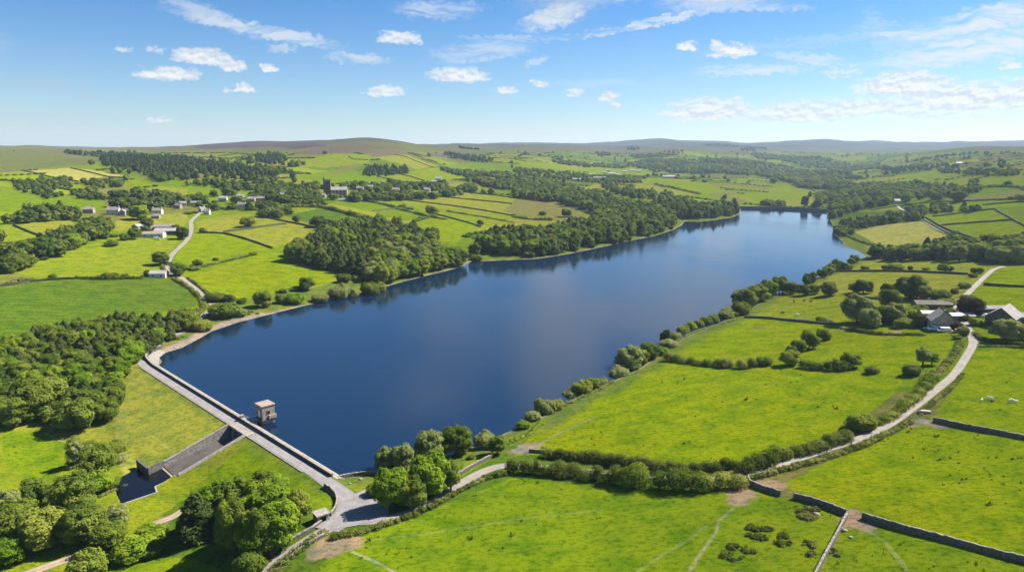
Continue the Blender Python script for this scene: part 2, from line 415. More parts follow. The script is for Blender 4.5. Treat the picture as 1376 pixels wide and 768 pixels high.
# polygon, colour, tuft amount, stripe amount, stripe angle (deg), stripe spacing (m)
FIELDS = [
 # ---- moor patches
 ([(255,196),(300,192),(344,190),(420,191),(440,197),(400,200),(330,199),(270,200)], (0.085,0.062,0.062), 0, 0, 0, 9),
 ([(384,207),(405,203),(440,196),(485,196),(500,203),(470,205),(430,207)], (0.125,0.088,0.060), 0, 0, 0, 9),
 ([(484,210),(496,203),(530,200),(560,203),(545,208),(505,211)], (0.135,0.105,0.055), 0, 0, 0, 9),
 ([(0,212),(50,208),(105,213),(85,222),(30,226),(0,226)], (0.15,0.128,0.05), .2, 0, 0, 9),
 ([(560,206),(610,203),(640,207),(600,212)], (0.115,0.10,0.055), 0, 0, 0, 9),
 # ---- the left bank, far to near
 ([(0,205),(70,203),(140,207),(150,213),(110,222),(40,228),(0,232)], MG, .3, 0, 0, 9),
 ([(38,229),(95,226),(142,237),(110,243),(65,235)], Y2, 0, .1, 20, 9),
 ([(100,226),(172,236),(142,237)], Y2, 0, .1, 20, 9),
 ([(0,250),(40,256),(140,268),(140,282),(0,284)], G2, .2, 0, 0, 9),
 ([(126,252),(165,249),(207,262),(200,268),(140,266)], O2, 0, 0, 0, 9),
 ([(190,254),(215,251),(254,254),(250,262),(207,263)], Y1, 0, 0, 0, 9),
 ([(165,235),(250,243),(330,252),(325,258),(250,253),(205,249)], G2, 0, 0, 0, 9),
 ([(265,228),(320,222),(335,230),(290,235)], G2, 0, 0, 0, 9),
 ([(400,237),(445,227),(490,231),(546,234),(530,246),(430,246)], G2, 0, 0, 0, 9),
 ([(420,238),(470,215),(500,216),(480,226)], O1, 0, 0, 0, 9),
 ([(395,218),(440,208),(500,208),(495,220),(430,226)], G4, 0, 0, 0, 9),
 ([(500,212),(545,208),(590,222),(560,228),(545,222)], Y1, 0, 0, 0, 9),
 ([(546,232),(590,225),(640,236),(600,243),(560,243)], G1, 0, 0, 0, 9),
 ([(510,236),(546,234),(570,243),(540,245)], G4, 0, 0, 0, 9),
 ([(590,222),(640,214),(690,226),(650,234)], G2, 0, 0, 0, 9),
 ([(540,257),(600,255),(690,266),(690,272),(600,264)], Y1, 0, 0, 0, 9),
 ([(530,262),(600,264),(690,274),(686,288),(600,279),(532,268)], Y1, 0, .06, 10, 7),
 ([(495,268),(532,267),(600,278),(686,289),(646,304),(600,290),(545,278)], G4, 0, 0, 0, 9),
 ([(440,274),(494,269),(531,276),(560,281),(520,288),(500,284)], G2, 0, 0, 0, 9),
 ([(505,286),(560,280),(575,285),(590,290),(556,297),(530,294)], G2, 0, 0, 0, 9),
 ([(555,298),(600,290),(646,305),(612,328),(585,322)], G1, 0, .05, 60, 6),
 ([(590,287),(646,286),(690,290),(690,300),(650,304)], G4, 0, 0, 0, 9),
 ([(675,284),(700,264),(770,274),(790,290),(765,297),(715,293)], O2, .15, 0, 0, 9),
 ([(380,289),(430,280),(480,285),(525,298),(450,312)], G3, 0, .05, 40, 7),
 ([(385,275),(410,272),(425,279),(390,284)], G1, 0, 0, 0, 9),
 ([(262,297),(300,290),(344,287),(385,298),(300,312),(268,311)], Y1, 0, 0, 0, 9),
 ([(300,313),(385,300),(448,311),(400,322),(372,332),(344,325)], Y1, 0, .05, 30, 7),
 ([(262,313),(300,314),(344,326),(368,335),(320,341),(250,362),(236,345),(250,328)], G1, 0, 0, 0, 9),
 ([(245,371),(344,339),(374,338),(440,356),(458,372),(430,382),(380,392),(340,398),(292,402),(268,387)], G1, .1, .07, 12, 5),
 ([(20,364),(95,336),(150,320),(240,316),(236,330),(222,345),(216,362),(190,371),(60,377),(15,380)], G4, .2, .05, 10, 8),
 ([(26,301),(100,296),(92,312),(30,319)], Y1, 0, 0, 0, 9),
 ([(0,303),(28,301),(60,318),(30,335),(0,335)], G4, 0, 0, 0, 9),
 ([(160,292),(250,286),(255,296),(246,304),(160,312),(150,308)], Y1, 0, 0, 0, 9),
 ([(-60,470),(-60,392),(0,388),(50,379),(130,374),(200,372),(232,374),(255,392),(266,405),(262,412),(235,417),(150,425),(40,450)], G3, 0, .13, 4, 6.5),
 ([(-40,380),(20,366),(60,376),(0,387)], O1, .3, 0, 0, 9),
 ([(288,412),(330,402),(430,384),(520,366),(600,350),(620,357),(500,385),(400,410),(300,436),(262,452)], ROUGH, .3, 0, 0, 9),
 # ---- far valley
 ([(790,232),(850,222),(900,228),(860,236),(800,240)], G1, 0, 0, 0, 9),
 ([(688,222),(760,218),(860,224),(800,232),(700,234)], G1, 0, 0, 0, 9),
 ([(745,222),(790,219),(830,226),(770,227)], Y1, 0, 0, 0, 9),
 ([(800,247),(852,252),(860,259),(820,262),(790,252)], Y1, 0, 0, 0, 9),
 ([(850,243),(880,239),(960,250),(985,258),(950,262),(900,252)], G1, 0, 0, 0, 9),
 ([(850,245),(880,250),(940,261),(900,262),(855,254)], Y1, 0, 0, 0, 9),
 ([(950,260),(985,258),(1005,268),(1000,276),(990,272)], O2, 0, 0, 0, 9),
 ([(980,262),(1032,258),(1060,262),(1050,272),(1005,270)], G1, 0, 0, 0, 9),
 ([(1032,252),(1060,248),(1095,258),(1080,268),(1050,272),(1032,266)], G1, 0, 0, 0, 9),
 ([(1050,270),(1090,265),(1096,274),(1052,278)], Y1, 0, 0, 0, 9),
 ([(1100,258),(1130,256),(1132,262),(1105,268)], G1, 0, 0, 0, 9),
 ([(1200,236),(1260,228),(1300,235),(1240,243)], G1, 0, 0, 0, 9),
 ([(1248,243),(1376,236),(1376,250),(1260,252)], G4, 0, 0, 0, 9),
 ([(1376,268),(1240,272),(1215,280),(1230,290),(1376,275)], G1, 0, 0, 0, 9),
 ([(1145,285),(1205,275),(1210,282),(1180,284)], G4, 0, 0, 0, 9),
 ([(1240,290),(1336,281),(1376,304),(1376,318),(1300,322)], G1, 0, .04, 15, 7),
 ([(1336,280),(1376,277),(1376,302)], G2, 0, 0, 0, 9),
 ([(1150,312),(1180,303),(1238,297),(1280,323),(1255,328),(1180,328)], Y2, 0, .14, 35, 6),
 ([(1125,308),(1150,313),(1178,328),(1150,336),(1136,330)], ROUGH, .2, 0, 0, 9),
 # ---- the right bank
 ([(1124,362),(1150,350),(1190,348),(1340,355),(1326,366),(1240,365)], Y1, 0, 0, 0, 9),
 ([(1060,390),(1120,364),(1240,366),(1326,368),(1300,395),(1284,413),(1250,398),(1150,396)], Y1, .12, .04, 0, 9),
 ([(1336,364),(1390,356),(1400,386),(1318,383)], G1, 0, 0, 0, 9),
 ([(1318,384),(1400,388),(1400,414),(1296,412),(1300,398)], G1, 0, 0, 0, 9),
 ([(1004,424),(1046,398),(1140,398),(1150,434),(1100,431)], G4, .5, 0, 0, 9),
 ([(885,484),(935,441),(1005,426),(1100,431),(1085,460),(1055,489),(960,488)], G1, .45, 0, 0, 9),
 ([(1100,431),(1160,437),(1288,448),(1270,480),(1218,507),(1150,497),(1060,488),(1085,460)], G1, .35, 0, 0, 9),
 ([(690,612),(705,594),(722,576),(800,535),(888,484),(960,489),(1150,498),(1216,508),(1195,535),(1140,575),(1000,622),(850,622),(750,608)], G1, .6, .05, 25, 6),
 ([(1312,472),(1400,466),(1420,597),(1250,562),(1290,512)], G1, .6, 0, 0, 9),
 ([(1050,652),(1100,625),(1230,570),(1420,598),(1420,765),(1160,691)], G1, .9, 0, 0, 9),
 ([(1140,693),(1160,694),(1420,768),(1420,860),(1060,860)], G2, .9, 0, 0, 9),
 ([(430,860),(430,760),(480,722),(690,641),(980,660),(1012,655),(1138,692),(1060,860)], G2, 1, 0, 0, 9),
 ([(-60,860),(60,747),(200,718),(270,740),(330,772),(330,860)], G2, .5, 0, 0, 9),
 ([(0,590),(0,556),(60,556),(95,572),(95,600),(40,612)], G2, .4, 0, 0, 9),
 # ---- the dam grass
 ([(164,492),(186,489),(298,568),(222,623),(183,636),(170,618),(150,586),(156,540)], (0.222, 0.216, 0.028), 0, .06, 'dam', 3.2),
 ([(335,592),(345,583),(452,655),(450,690),(425,690),(300,640),(240,645)], G2, .1, .05, 'dam', 3.2),
 ([(455,645),(505,642),(505,650),(480,660)], G1, 0, 0, 0, 9),
 ([(620,640),(625,610),(665,603),(665,612)], G1, 0, 0, 0, 9),
]
GXf, GYf = GX.ravel(), GY.ravel()
GZf = GZ.ravel()
rad = np.hypot(GXf, GYf)
N = len(GXf)
col = np.zeros((N, 3)); tuft = np.zeros(N); samp = np.zeros(N); sph = np.zeros(N)
# default patchwork of small fields between the named ones: strips cut into cells
FIELD_ROT = math.radians(24)
def strip_uv(x, y):
    u = x * math.cos(FIELD_ROT) - y * math.sin(FIELD_ROT); v = x * math.sin(FIELD_ROT) + y * math.cos(FIELD_ROT)
    return u + waves(x, y, 900) * 45, v + waves(y, x, 800) * 45
ROWH = 128.0
_rw = np.random.default_rng(21)
NROW = 140
ROWCUT = [np.cumsum(_rw.uniform(80, 220, 160)) - 9000 for _ in range(NROW)]
gu, gv = strip_uv(GXf, GYf)
ri = np.clip(np.floor(gv / ROWH).astype(int) + 10, 0, NROW - 1)
cell = np.zeros(N, int)
for k in np.unique(ri):
    m = ri == k
    cell[m] = np.searchsorted(ROWCUT[k], gu[m]) + 400 * k
pal = np.array([G1, G2, G2, G4, Y1, G1, O1, G2, Y1, G3, O2, G4])
hsh = (cell * 2654435761 % 4294967296) % 997
col[:] = pal[hsh % len(pal)] * (0.85 + 0.3 * ((hsh // 13) % 10) / 10)[:, None]
# moorland on the high ground
hi = sstep(72, 104, GZf + waves(GXf, GYf, 500) * 16) * sstep(1300, 2000, rad)
mo = sstep(-.3, .5, waves(GXf - 300, GYf, 650))
mcol = np.array(MG)[None] * (1 - mo[:, None]) + np.array(MB_)[None] * mo[:, None]
hh = sstep(112, 140, GZf + waves(GXf, GYf + 400, 600) * 14)
mcol = mcol * (1 - hh[:, None]) + np.array(MP)[None] * hh[:, None]
col = col * (1 - hi[:, None]) + mcol * hi[:, None]
FPOLY = []
for pts, c, tf, sa, ang, sp in FIELDS:
    w = P(pts); FPOLY.append(w)
    x0, y0 = w.min(0); x1, y1 = w.max(0)
    box = np.where((GXf >= x0) & (GXf <= x1) & (GYf >= y0) & (GYf <= y1))[0]
    m = box[inside(w, GXf[box], GYf[box])]
    col[m] = c; tuft[m] = tf; samp[m] = sa
    if ang == 'dam': dx, dy = DN[0] + .15, DN[1]
    else:
        a = math.radians(ang); dx, dy = -math.sin(a), math.cos(a)
    sph[m] = (GXf[m] * dx + GYf[m] * dy) / sp
# verges, shores and bare patches
dl = segdist(LAKE, GXf, GYf); dl[inside(LAKE, GXf, GYf)] *= -1
def paint(mask, c, tf=None, w=None):
    w = (mask if w is None else w)[:, None]
    col[:] = col * (1 - w) + np.array(c)[None] * w
lsx = np.array([atz(*q, 0.0) for q in shore_left]); isl = segdist(lsx, GXf, GYf, False) < dl + 1
near = (1 - sstep(.9, 2.4, dl + waves(GXf, GYf, 34) * 1.1 + waves(GXf, GYf, 9) * .4)) * np.where(isl, 1.0, .55)
paint(1 - sstep(7, 13, dl + waves(GXf, GYf, 26) * 2.5), ROUGH)
paint(near, SAND)
for q, rad_ in (((300, 440), 16), ((250, 465), 12), ((410, 410), 9)):
    c_ = P1(*q); d_ = np.hypot(GXf - c_[0], (GYf - c_[1]))
def patch(px, r, c, soft=0.35, k=1.0):
    q = P1(*px); d_ = np.hypot(GXf - q[0], GYf - q[1]) + waves(GXf, GYf, 7) * r * .3 + waves(GYf, GXf, 3) * r * .12
    w = (1 - sstep(r * (1 - soft), r * (1 + soft), d_)) * k
    paint(w, c); tuft[w > .3] = 0
BEACH = [(215, 474), (228, 470), (246, 463), (262, 453), (285, 440), (320, 430), (350, 422)]
bw = P(BEACH); paint(1 - sstep(2.0, 4.5, segdist(bw, GXf, GYf, False) + waves(GXf, GYf, 12) * .9), SAND)
for q, r, c in (((998, 662), 3.6, DIRT), ((990, 672), 2.6, DIRT), ((995, 650), 2.5, DIRT), ((1035, 650), 3.6, DIRT), ((1146, 690), 2.2, DIRT), ((1150, 703), 3.6, DIRT), ((1240, 566), 2.6, SAND), ((1226, 571), 2.2, DIRT), ((1262, 571), 2.2, DIRT),
                ((440, 733), 4.2, DIRT), ((452, 738), 3.0, DIRT), ((463, 728), 3.4, DIRT), ((474, 730), 2.4, DIRT), ((430, 742), 2.0, DIRT), ((1198, 448), 4.5, SAND), ((1185, 447), 2.6, DIRT), ((1135, 441), 3.4, SAND), ((1128, 438), 2.6, DIRT),
                ((708, 601), 3.5, SAND), ((695, 605), 3, SAND), ((720, 597), 2.4, DIRT), ((1245, 556), 3.2, O2), ((216, 672), 2.5, DIRT), ((940, 432), 5, O2), ((1020, 440), 4, O2)):
    patch(q, r, c)
def trod(pts, wid, c, k=.8):
    w = P(pts); d_ = segdist(w, GXf, GYf, False) + waves(GXf, GYf, 5) * wid * .25
    paint((1 - sstep(wid * .4, wid, d_)) * k, c)
trod([(1000, 668), (985, 683), (965, 700), (962, 715), (945, 738), (920, 775)], .55, (0.26, 0.23, 0.10))
trod([(950, 705), (925, 725), (890, 745), (850, 772)], .6, (0.20, 0.21, 0.06), .6)
trod([(480, 728), (560, 718), (640, 706), (690, 698), (760, 690), (810, 684)], .5, (0.19, 0.20, 0.06), .6)
trod([(1160, 708), (1190, 728), (1215, 760), (1225, 785)], .6, (0.22, 0.22, 0.07), .6)
trod([(700, 604), (735, 590), (765, 575), (800, 560)], .9, (0.22, 0.20, 0.08), .6)
trod([(870, 500), (950, 512), (1010, 520), (1060, 512)], .9, (0.15, 0.18, 0.03), .5)
trod([(165, 492), (158, 540), (153, 585), (172, 618), (185, 634)], 1.1, (0.25, 0.22, 0.06), .7)
trod([(186, 560), (215, 580), (240, 600)], .7, (0.27, 0.25, 0.06), .5)
trod([(52, 556), (90, 570), (96, 585)], .7, (0.26, 0.24, 0.10), .7)

trod([(474, 741), (500, 752), (520, 762), (545, 778)], .55, (0.27, 0.25, 0.13), .85)
idx = np.arange(NR * NT).reshape(NR, NT)
quads = np.stack([idx[:-1, :-1], idx[:-1, 1:], idx[1:, 1:], idx[1:, :-1]], -1).reshape(-1, 4)[:, ::-1]

m, k = newmat('pasture_ground'); M['ground'] = m
pos = k.n('ShaderNodeNewGeometry').outputs['Position']
c = k.attr('col', 'Color')
flat = k.vmath('MULTIPLY', pos, (1, 1, 0))
n1 = k.noise(flat, 0.018, 4); n2 = k.noise(flat, 0.11, 4, .6)
st = k.vmath('MULTIPLY', pos, (.55, .85, 0))
n3 = k.noise(st, 1.0, 5, .68)
n4 = k.noise(flat, 2.6, 3, .7)
n5 = k.noise(k.vmath('MULTIPLY', pos, (.09, .12, 0)), 1.0, 4, .6)
n6 = k.noise(flat, .0075, 4, .6)
c = k.mix(k.ramp(n6, .47, .62, 0, .75), c, k.mix(1.0, c, (1.04, .93, 1.25), 'MULTIPLY'))
hue = k.mix(k.ramp(n1, .40, .60, 0, .6), c, k.mix(1.0, c, (1.13, 1.07, .95), 'MULTIPLY'))
hue = k.mix(k.ramp(n5, .46, .62, 0, .75), hue, k.mix(1.0, hue, (.58, .76, .9), 'MULTIPLY'))
hue = k.mix(k.ramp(n2, .45, .62, 0, .65), hue, k.mix(1.0, hue, (.66, .80, .9), 'MULTIPLY'))
hue = k.mix(k.ramp(n3, .47, .62, 0, .9), hue, k.mix(1.0, hue, (.50, .62, .7), 'MULTIPLY'))
hue = k.mix(k.ramp(n4, .40, .62, 0, .8), hue, k.mix(1.0, hue, (1.32, 1.32, 1.1), 'MULTIPLY'))
stripe = k.math('SINE', k.math('ADD', k.math('MULTIPLY', k.attr('sph'), 6.2832), k.math('MULTIPLY', n2, 7.0)))
sv = k.math('ADD', 1.0, k.math('MULTIPLY', k.math('MULTIPLY', stripe, k.attr('samp')), k.math('ADD', k.math('MULTIPLY', n3, 1.4), .1)))
hue = k.mix(1.0, hue, k.n('ShaderNodeCombineXYZ', {0: sv, 1: sv, 2: sv}).outputs[0], 'MULTIPLY')
vo = k.n('ShaderNodeTexVoronoi', {'Vector': k.vmath('MULTIPLY', pos, (0.16, 0.34, 0)), 'Scale': 1.0, 'Randomness': 1.0})
spot = k.math('MULTIPLY', k.ramp(vo.outputs['Distance'], .05, .30, 1, 0), k.ramp(k.noise(flat, .045, 3), .46, .62))
spot = k.math('MULTIPLY', spot, k.math('MULTIPLY', k.attr('tuft'), k.ramp(n4, .3, .55)))
hue = k.mix(k.math('MULTIPLY', spot, .75), hue, (0.035, 0.062, 0.008))
bp = k.n('ShaderNodeBump', {'Height': k.math('ADD', n3, k.math('MULTIPLY', n4, .6)), 'Strength': .55, 'Distance': .5})
b = k.n('ShaderNodeBsdfDiffuse', {'Color': hue, 'Roughness': .6, 'Normal': bp})
k.out(b)
gme = np_mesh('ground', np.stack([GXf, GYf, GZf], 1), quads, M['ground'], smooth=True)
attr(gme, 'col', np.concatenate([col, np.ones((N, 1))], 1), 'FLOAT_COLOR')
attr(gme, 'tuft', tuft); attr(gme, 'samp', samp); attr(gme, 'sph', sph)
tag(obj('ground', gme), 'rolling green pasture land and brown moorland round the reservoir', 'ground', kind='structure')

# ------------------------------------------------------------------ water
m, k = newmat('lake_water'); M['water'] = m
pos = k.n('ShaderNodeNewGeometry').outputs['Position']
dist = k.n('ShaderNodeCameraData').outputs['View Distance']
wv = k.vmath('MULTIPLY', pos, (1.0, 1.7, 1))
na = k.noise(wv, 0.55, 4, .6); nb = k.noise(wv, 2.2, 3, .6)
calm = k.ramp(k.noise(k.vmath('MULTIPLY', pos, (.010, .0045, 0)), 1.0, 4, .55), .40, .64, .30, 1.0)
h = k.math('MULTIPLY', k.math('ADD', na, k.math('MULTIPLY', nb, .35)), calm)
bp = k.n('ShaderNodeBump', {'Height': h, 'Strength': .085, 'Distance': .5})
b = k.n('ShaderNodeBsdfPrincipled', {'Base Color': (0.003, 0.014, 0.036, 1), 'Roughness': k.math('MULTIPLY', calm, .11), 'IOR': 1.40, 'Normal': bp})
k.out(b)
def flat_sheet(name, poly, z, mat):
    bm = bmesh.new(); f = bm.faces.new([bm.verts.new((p[0], p[1], z)) for p in poly])
    bmesh.ops.triangulate(bm, faces=[f]); 
    for f in bm.faces:
        if f.normal.z < 0: f.normal_flip()
    me = bpy.data.meshes.new(name); bm.to_mesh(me); bm.free(); me.materials.append(mat)
    return obj(name, me)
def grow(poly, d):
    c = np.asarray(poly).mean(0); out = []
    n = len(poly); area = sum(poly[i][0] * poly[(i + 1) % n][1] - poly[(i + 1) % n][0] * poly[i][1] for i in range(n))
    sg = 1 if area > 0 else -1
    for i in range(n):
        a, b_, c_ = np.array(poly[i - 1]), np.array(poly[i]), np.array(poly[(i + 1) % n])
        t = (c_ - a) / max(np.linalg.norm(c_ - a), 1e-6)
        out.append(b_ + np.array([t[1], -t[0]]) * sg * d)
    return out
tag(flat_sheet('lake_water', grow(LAKE, 1.2), 0.0, M['water']), 'dark blue reservoir water reflecting the sky', 'water', kind='structure')
m2, k = newmat('peaty_pool_water')
pb = k.n('ShaderNodeBump', {'Height': k.noise(k.n('ShaderNodeNewGeometry').outputs['Position'], 1.5, 3), 'Strength': .06, 'Distance': .3})
k.out(k.n('ShaderNodeBsdfPrincipled', {'Base Color': (0.003, 0.004, 0.007, 1), 'Roughness': .05, 'IOR': 1.28, 'Normal': pb}))
tag(flat_sheet('pool_water', grow(POOL, .5), POOL_Z, m2), 'small dark stilling pool below the spillway', 'water', kind='structure')

# ------------------------------------------------------------------ roads
def catmull(pts, step):
    p = [np.array(q) for q in pts]; p = [2 * p[0] - p[1]] + p + [2 * p[-1] - p[-2]]
    out = []
    for i in range(1, len(p) - 2):
        n = max(2, int(np.linalg.norm(p[i + 1] - p[i]) / step))
        for j in range(n):
            t = j / n
            out.append(.5 * ((2 * p[i]) + (-p[i - 1] + p[i + 1]) * t + (2 * p[i - 1] - 5 * p[i] + 4 * p[i + 1] - p[i + 2]) * t * t + (-p[i - 1] + 3 * p[i] - 3 * p[i + 1] + p[i + 2]) * t ** 3))
    out.append(p[-2]); return np.array(out)
def asphalt(name, c1, c2, grass=0.0):
    m, k = newmat(name)
    pos = k.n('ShaderNodeNewGeometry').outputs['Position']
    n1 = k.noise(pos, .35, 5, .65); n2 = k.noise(pos, 7, 2)
    a = k.attr('across')
    c = k.mix(k.ramp(k.math('ADD', n1, k.math('MULTIPLY', n2, .25)), .4, .85), c1, c2)
    wear = k.ramp(k.math('ABSOLUTE', k.math('SUBTRACT', k.math('ABSOLUTE', a), .45)), .0, .28, .22, 0)
    c = k.mix(wear, c, (c2[0] * 1.2, c2[1] * 1.2, c2[2] * 1.2))
    edge = k.ramp(k.math('ADD', k.math('ABSOLUTE', a), k.math('MULTIPLY', k.math('SUBTRACT', n1, .5), .7)), .82, 1.0, 0, .8)
    c = k.mix(edge, c, (0.13, 0.135, 0.05))
    if grass: c = k.mix(k.math('MULTIPLY', k.ramp(k.math('ADD', k.math('ABSOLUTE', a), k.math('MULTIPLY', n1, .3)), .15, .42, 1, 0), grass), c, (0.12, 0.14, 0.04))
    k.out(k.n('ShaderNodeBsdfPrincipled', {'Base Color': c, 'Roughness': .92, 'Specular IOR Level': .2})); return m
M['lane'] = asphalt('worn_lane', (0.17, 0.15, 0.125), (0.265, 0.235, 0.195))
M['tarmac'] = asphalt('pale_tarmac', (0.165, 0.150, 0.145), (0.235, 0.215, 0.205))
M['track'] = asphalt('earth_track', (0.25, 0.185, 0.12), (0.36, 0.28, 0.19), .5)
_road_lift = [0]
def road(name, pts, width, mat, label, cat='road', world=False, lift=.07, zfix=None):
    w = np.asarray(pts, float) if world else P(pts)
    d0 = np.hypot(w[:, 0], w[:, 1]).mean()
    c = catmull(w, max(1.0, d0 / 250))
    t = np.gradient(c, axis=0); t /= np.linalg.norm(t, axis=1)[:, None] + 1e-9
    nrm = np.stack([t[:, 1], -t[:, 0]], 1)
    acr = np.array([-1, -.6, -.2, .2, .6, 1.0])
    wid = width(np.linspace(0, 1, len(c))) if callable(width) else np.full(len(c), width)
    V = c[:, None, :] + nrm[:, None, :] * (acr[None, :, None] * wid[:, None, None] / 2)
    _road_lift[0] += .004
    off = lift + _road_lift[0] + np.clip((np.hypot(c[:, 0], c[:, 1]) - 250) / 1000, 0, 1.5)[:, None] * .5
    z = np.maximum(hz(V[..., 0], V[..., 1]), hz(c[:, 0], c[:, 1])[:, None] - .1) + off
    if zfix is not None: z = np.maximum(z, zfix + off)
    Vf = np.concatenate([V, z[..., None]], -1).reshape(-1, 3)
    n, a = len(c), len(acr)
    ix = np.arange(n * a).reshape(n, a)
    q = np.stack([ix[:-1, :-1], ix[:-1, 1:], ix[1:, 1:], ix[1:, :-1]], -1).reshape(-1, 4)[:, ::-1]
    me = np_mesh(name, Vf, q, mat, True); attr(me, 'across', np.tile(acr, n))
    return tag(obj(name, me), label, cat, kind='structure')
MAIN = [(300, 800), (344, 771), (380, 748), (412, 727), (440, 711), (462, 702), (490, 700), (520, 697), (550, 688), (580, 674), (610, 656), (640, 638), (665, 628), (690, 624)]
MAIN2 = [(690, 624), (740, 628), (800, 634), (850, 638), (920, 641), (975, 643), (1000, 637), (1030, 629), (1070, 617), (1110, 604), (1150, 591), (1190, 573), (1225, 549), (1255, 526), (1282, 503), (1298, 480), (1307, 463), (1305, 450), (1298, 437), (1292, 425)]
LANE2 = [(1292, 425), (1286, 412), (1293, 402), (1304, 391), (1316, 379), (1328, 368), (1336, 362), (1350, 358)]
LANE3 = [(1305, 462), (1320, 459), (1345, 460), (1376, 463), (1410, 466)]
DAMROAD_T = list(range(0, int(DL) + 1, 12))
damroad = [tuple(p) for p in P([(288, 412), (282, 418), (268, 428), (252, 442), (232, 452), (212, 463), (198, 472), (190, 480), (190.5, 487)])] + [dam_xy(t, 2.2) for t in (6, 30, 60, 90, 120, 145)] + [tuple(p) for p in P([(462, 664), (468, 680), (462, 694), (440, 712)])]
road('main_lane', MAIN, 4.0, M['lane'], 'pale lane running from the bottom edge past the parking area', 'road')
road('field_lane', MAIN2, 3.2, M['lane'], 'pale lane climbing between hedges to the right hand farm', 'road')
road('hill_lane', LANE2, 3.4, M['lane'], 'pale lane climbing away behind the right hand farm', 'road')
road('side_lane', LANE3, 3.0, M['lane'], 'short side lane leaving the farm junction to the right', 'road')
road('dam_road', damroad, lambda s: 3.9 + 3.6 * np.clip((s - .88) / .12, 0, 1), M['tarmac'], 'straight grey road along the dam crest', 'road', world=True)
road('village_lane', [(288, 412), (280, 402), (262, 388), (246, 375), (230, 366), (226, 356), (230, 344), (242, 332), (253, 320), (257, 308), (257, 298), (266, 289), (275, 282)], 4.4, M['lane'], 'curving pale lane from the dam up to the village', 'road')
road('earth_track', [(-30, 745), (0, 737), (35, 727), (75, 716), (112, 706), (130, 700)], 3.4, M['track'], 'brown earth track through scrub in the bottom left', 'path')
road('pool_track', [(200, 680), (215, 672), (228, 668), (245, 660)], 3.0, M['track'], 'short brown track beside the stilling pool', 'path')
road('hillside_lane', [(1206, 276), (1210, 281), (1222, 286), (1240, 296), (1262, 309), (1300, 323)], 3.8, M['lane'], 'pale lane dropping between dark walls beyond the yellow field', 'road')
# parking area by the dam
pk = P([(468, 667), (482, 661), (503, 654), (515, 662), (522, 693), (492, 703), (462, 709), (446, 711), (452, 698), (461, 684)])
pkc = pk.mean(0)
def sheet(name, poly, mat, lift, label, cat):
    bm = bmesh.new(); f = bm.faces.new([bm.verts.new((p[0], p[1], 0)) for p in poly]); bmesh.ops.triangulate(bm, faces=[f])
    bmesh.ops.subdivide_edges(bm, edges=bm.edges[:], cuts=6, use_grid_fill=True)
    for v in bm.verts: v.co.z = float(hz(v.co.x, v.co.y)) + lift
    bm.normal_update()
    for f in bm.faces:
        if f.normal.z < 0: f.normal_flip()
    me = bpy.data.meshes.new(name); bm.to_mesh(me); bm.free(); me.materials.append(mat)
    return tag(obj(name, me), label, cat, kind='structure')
sheet('parking_area', catmull(np.vstack([pk, pk[:1]]), 2.0)[:-1], M['tarmac'], .15, 'open tarmac parking area where the dam road meets the lane', 'pavement')
# ------------------------------------------------------------------ foliage shapes
def ico(sub=1):
    bm = bmesh.new(); bmesh.ops.create_icosphere(bm, subdivisions=sub, radius=1)
    V = np.array([v.co[:] for v in bm.verts]); Fc = np.array([[v.index for v in f.verts] for f in bm.faces]); bm.free(); return V, Fc
ICO1 = ico(1); ICO2 = ico(2)

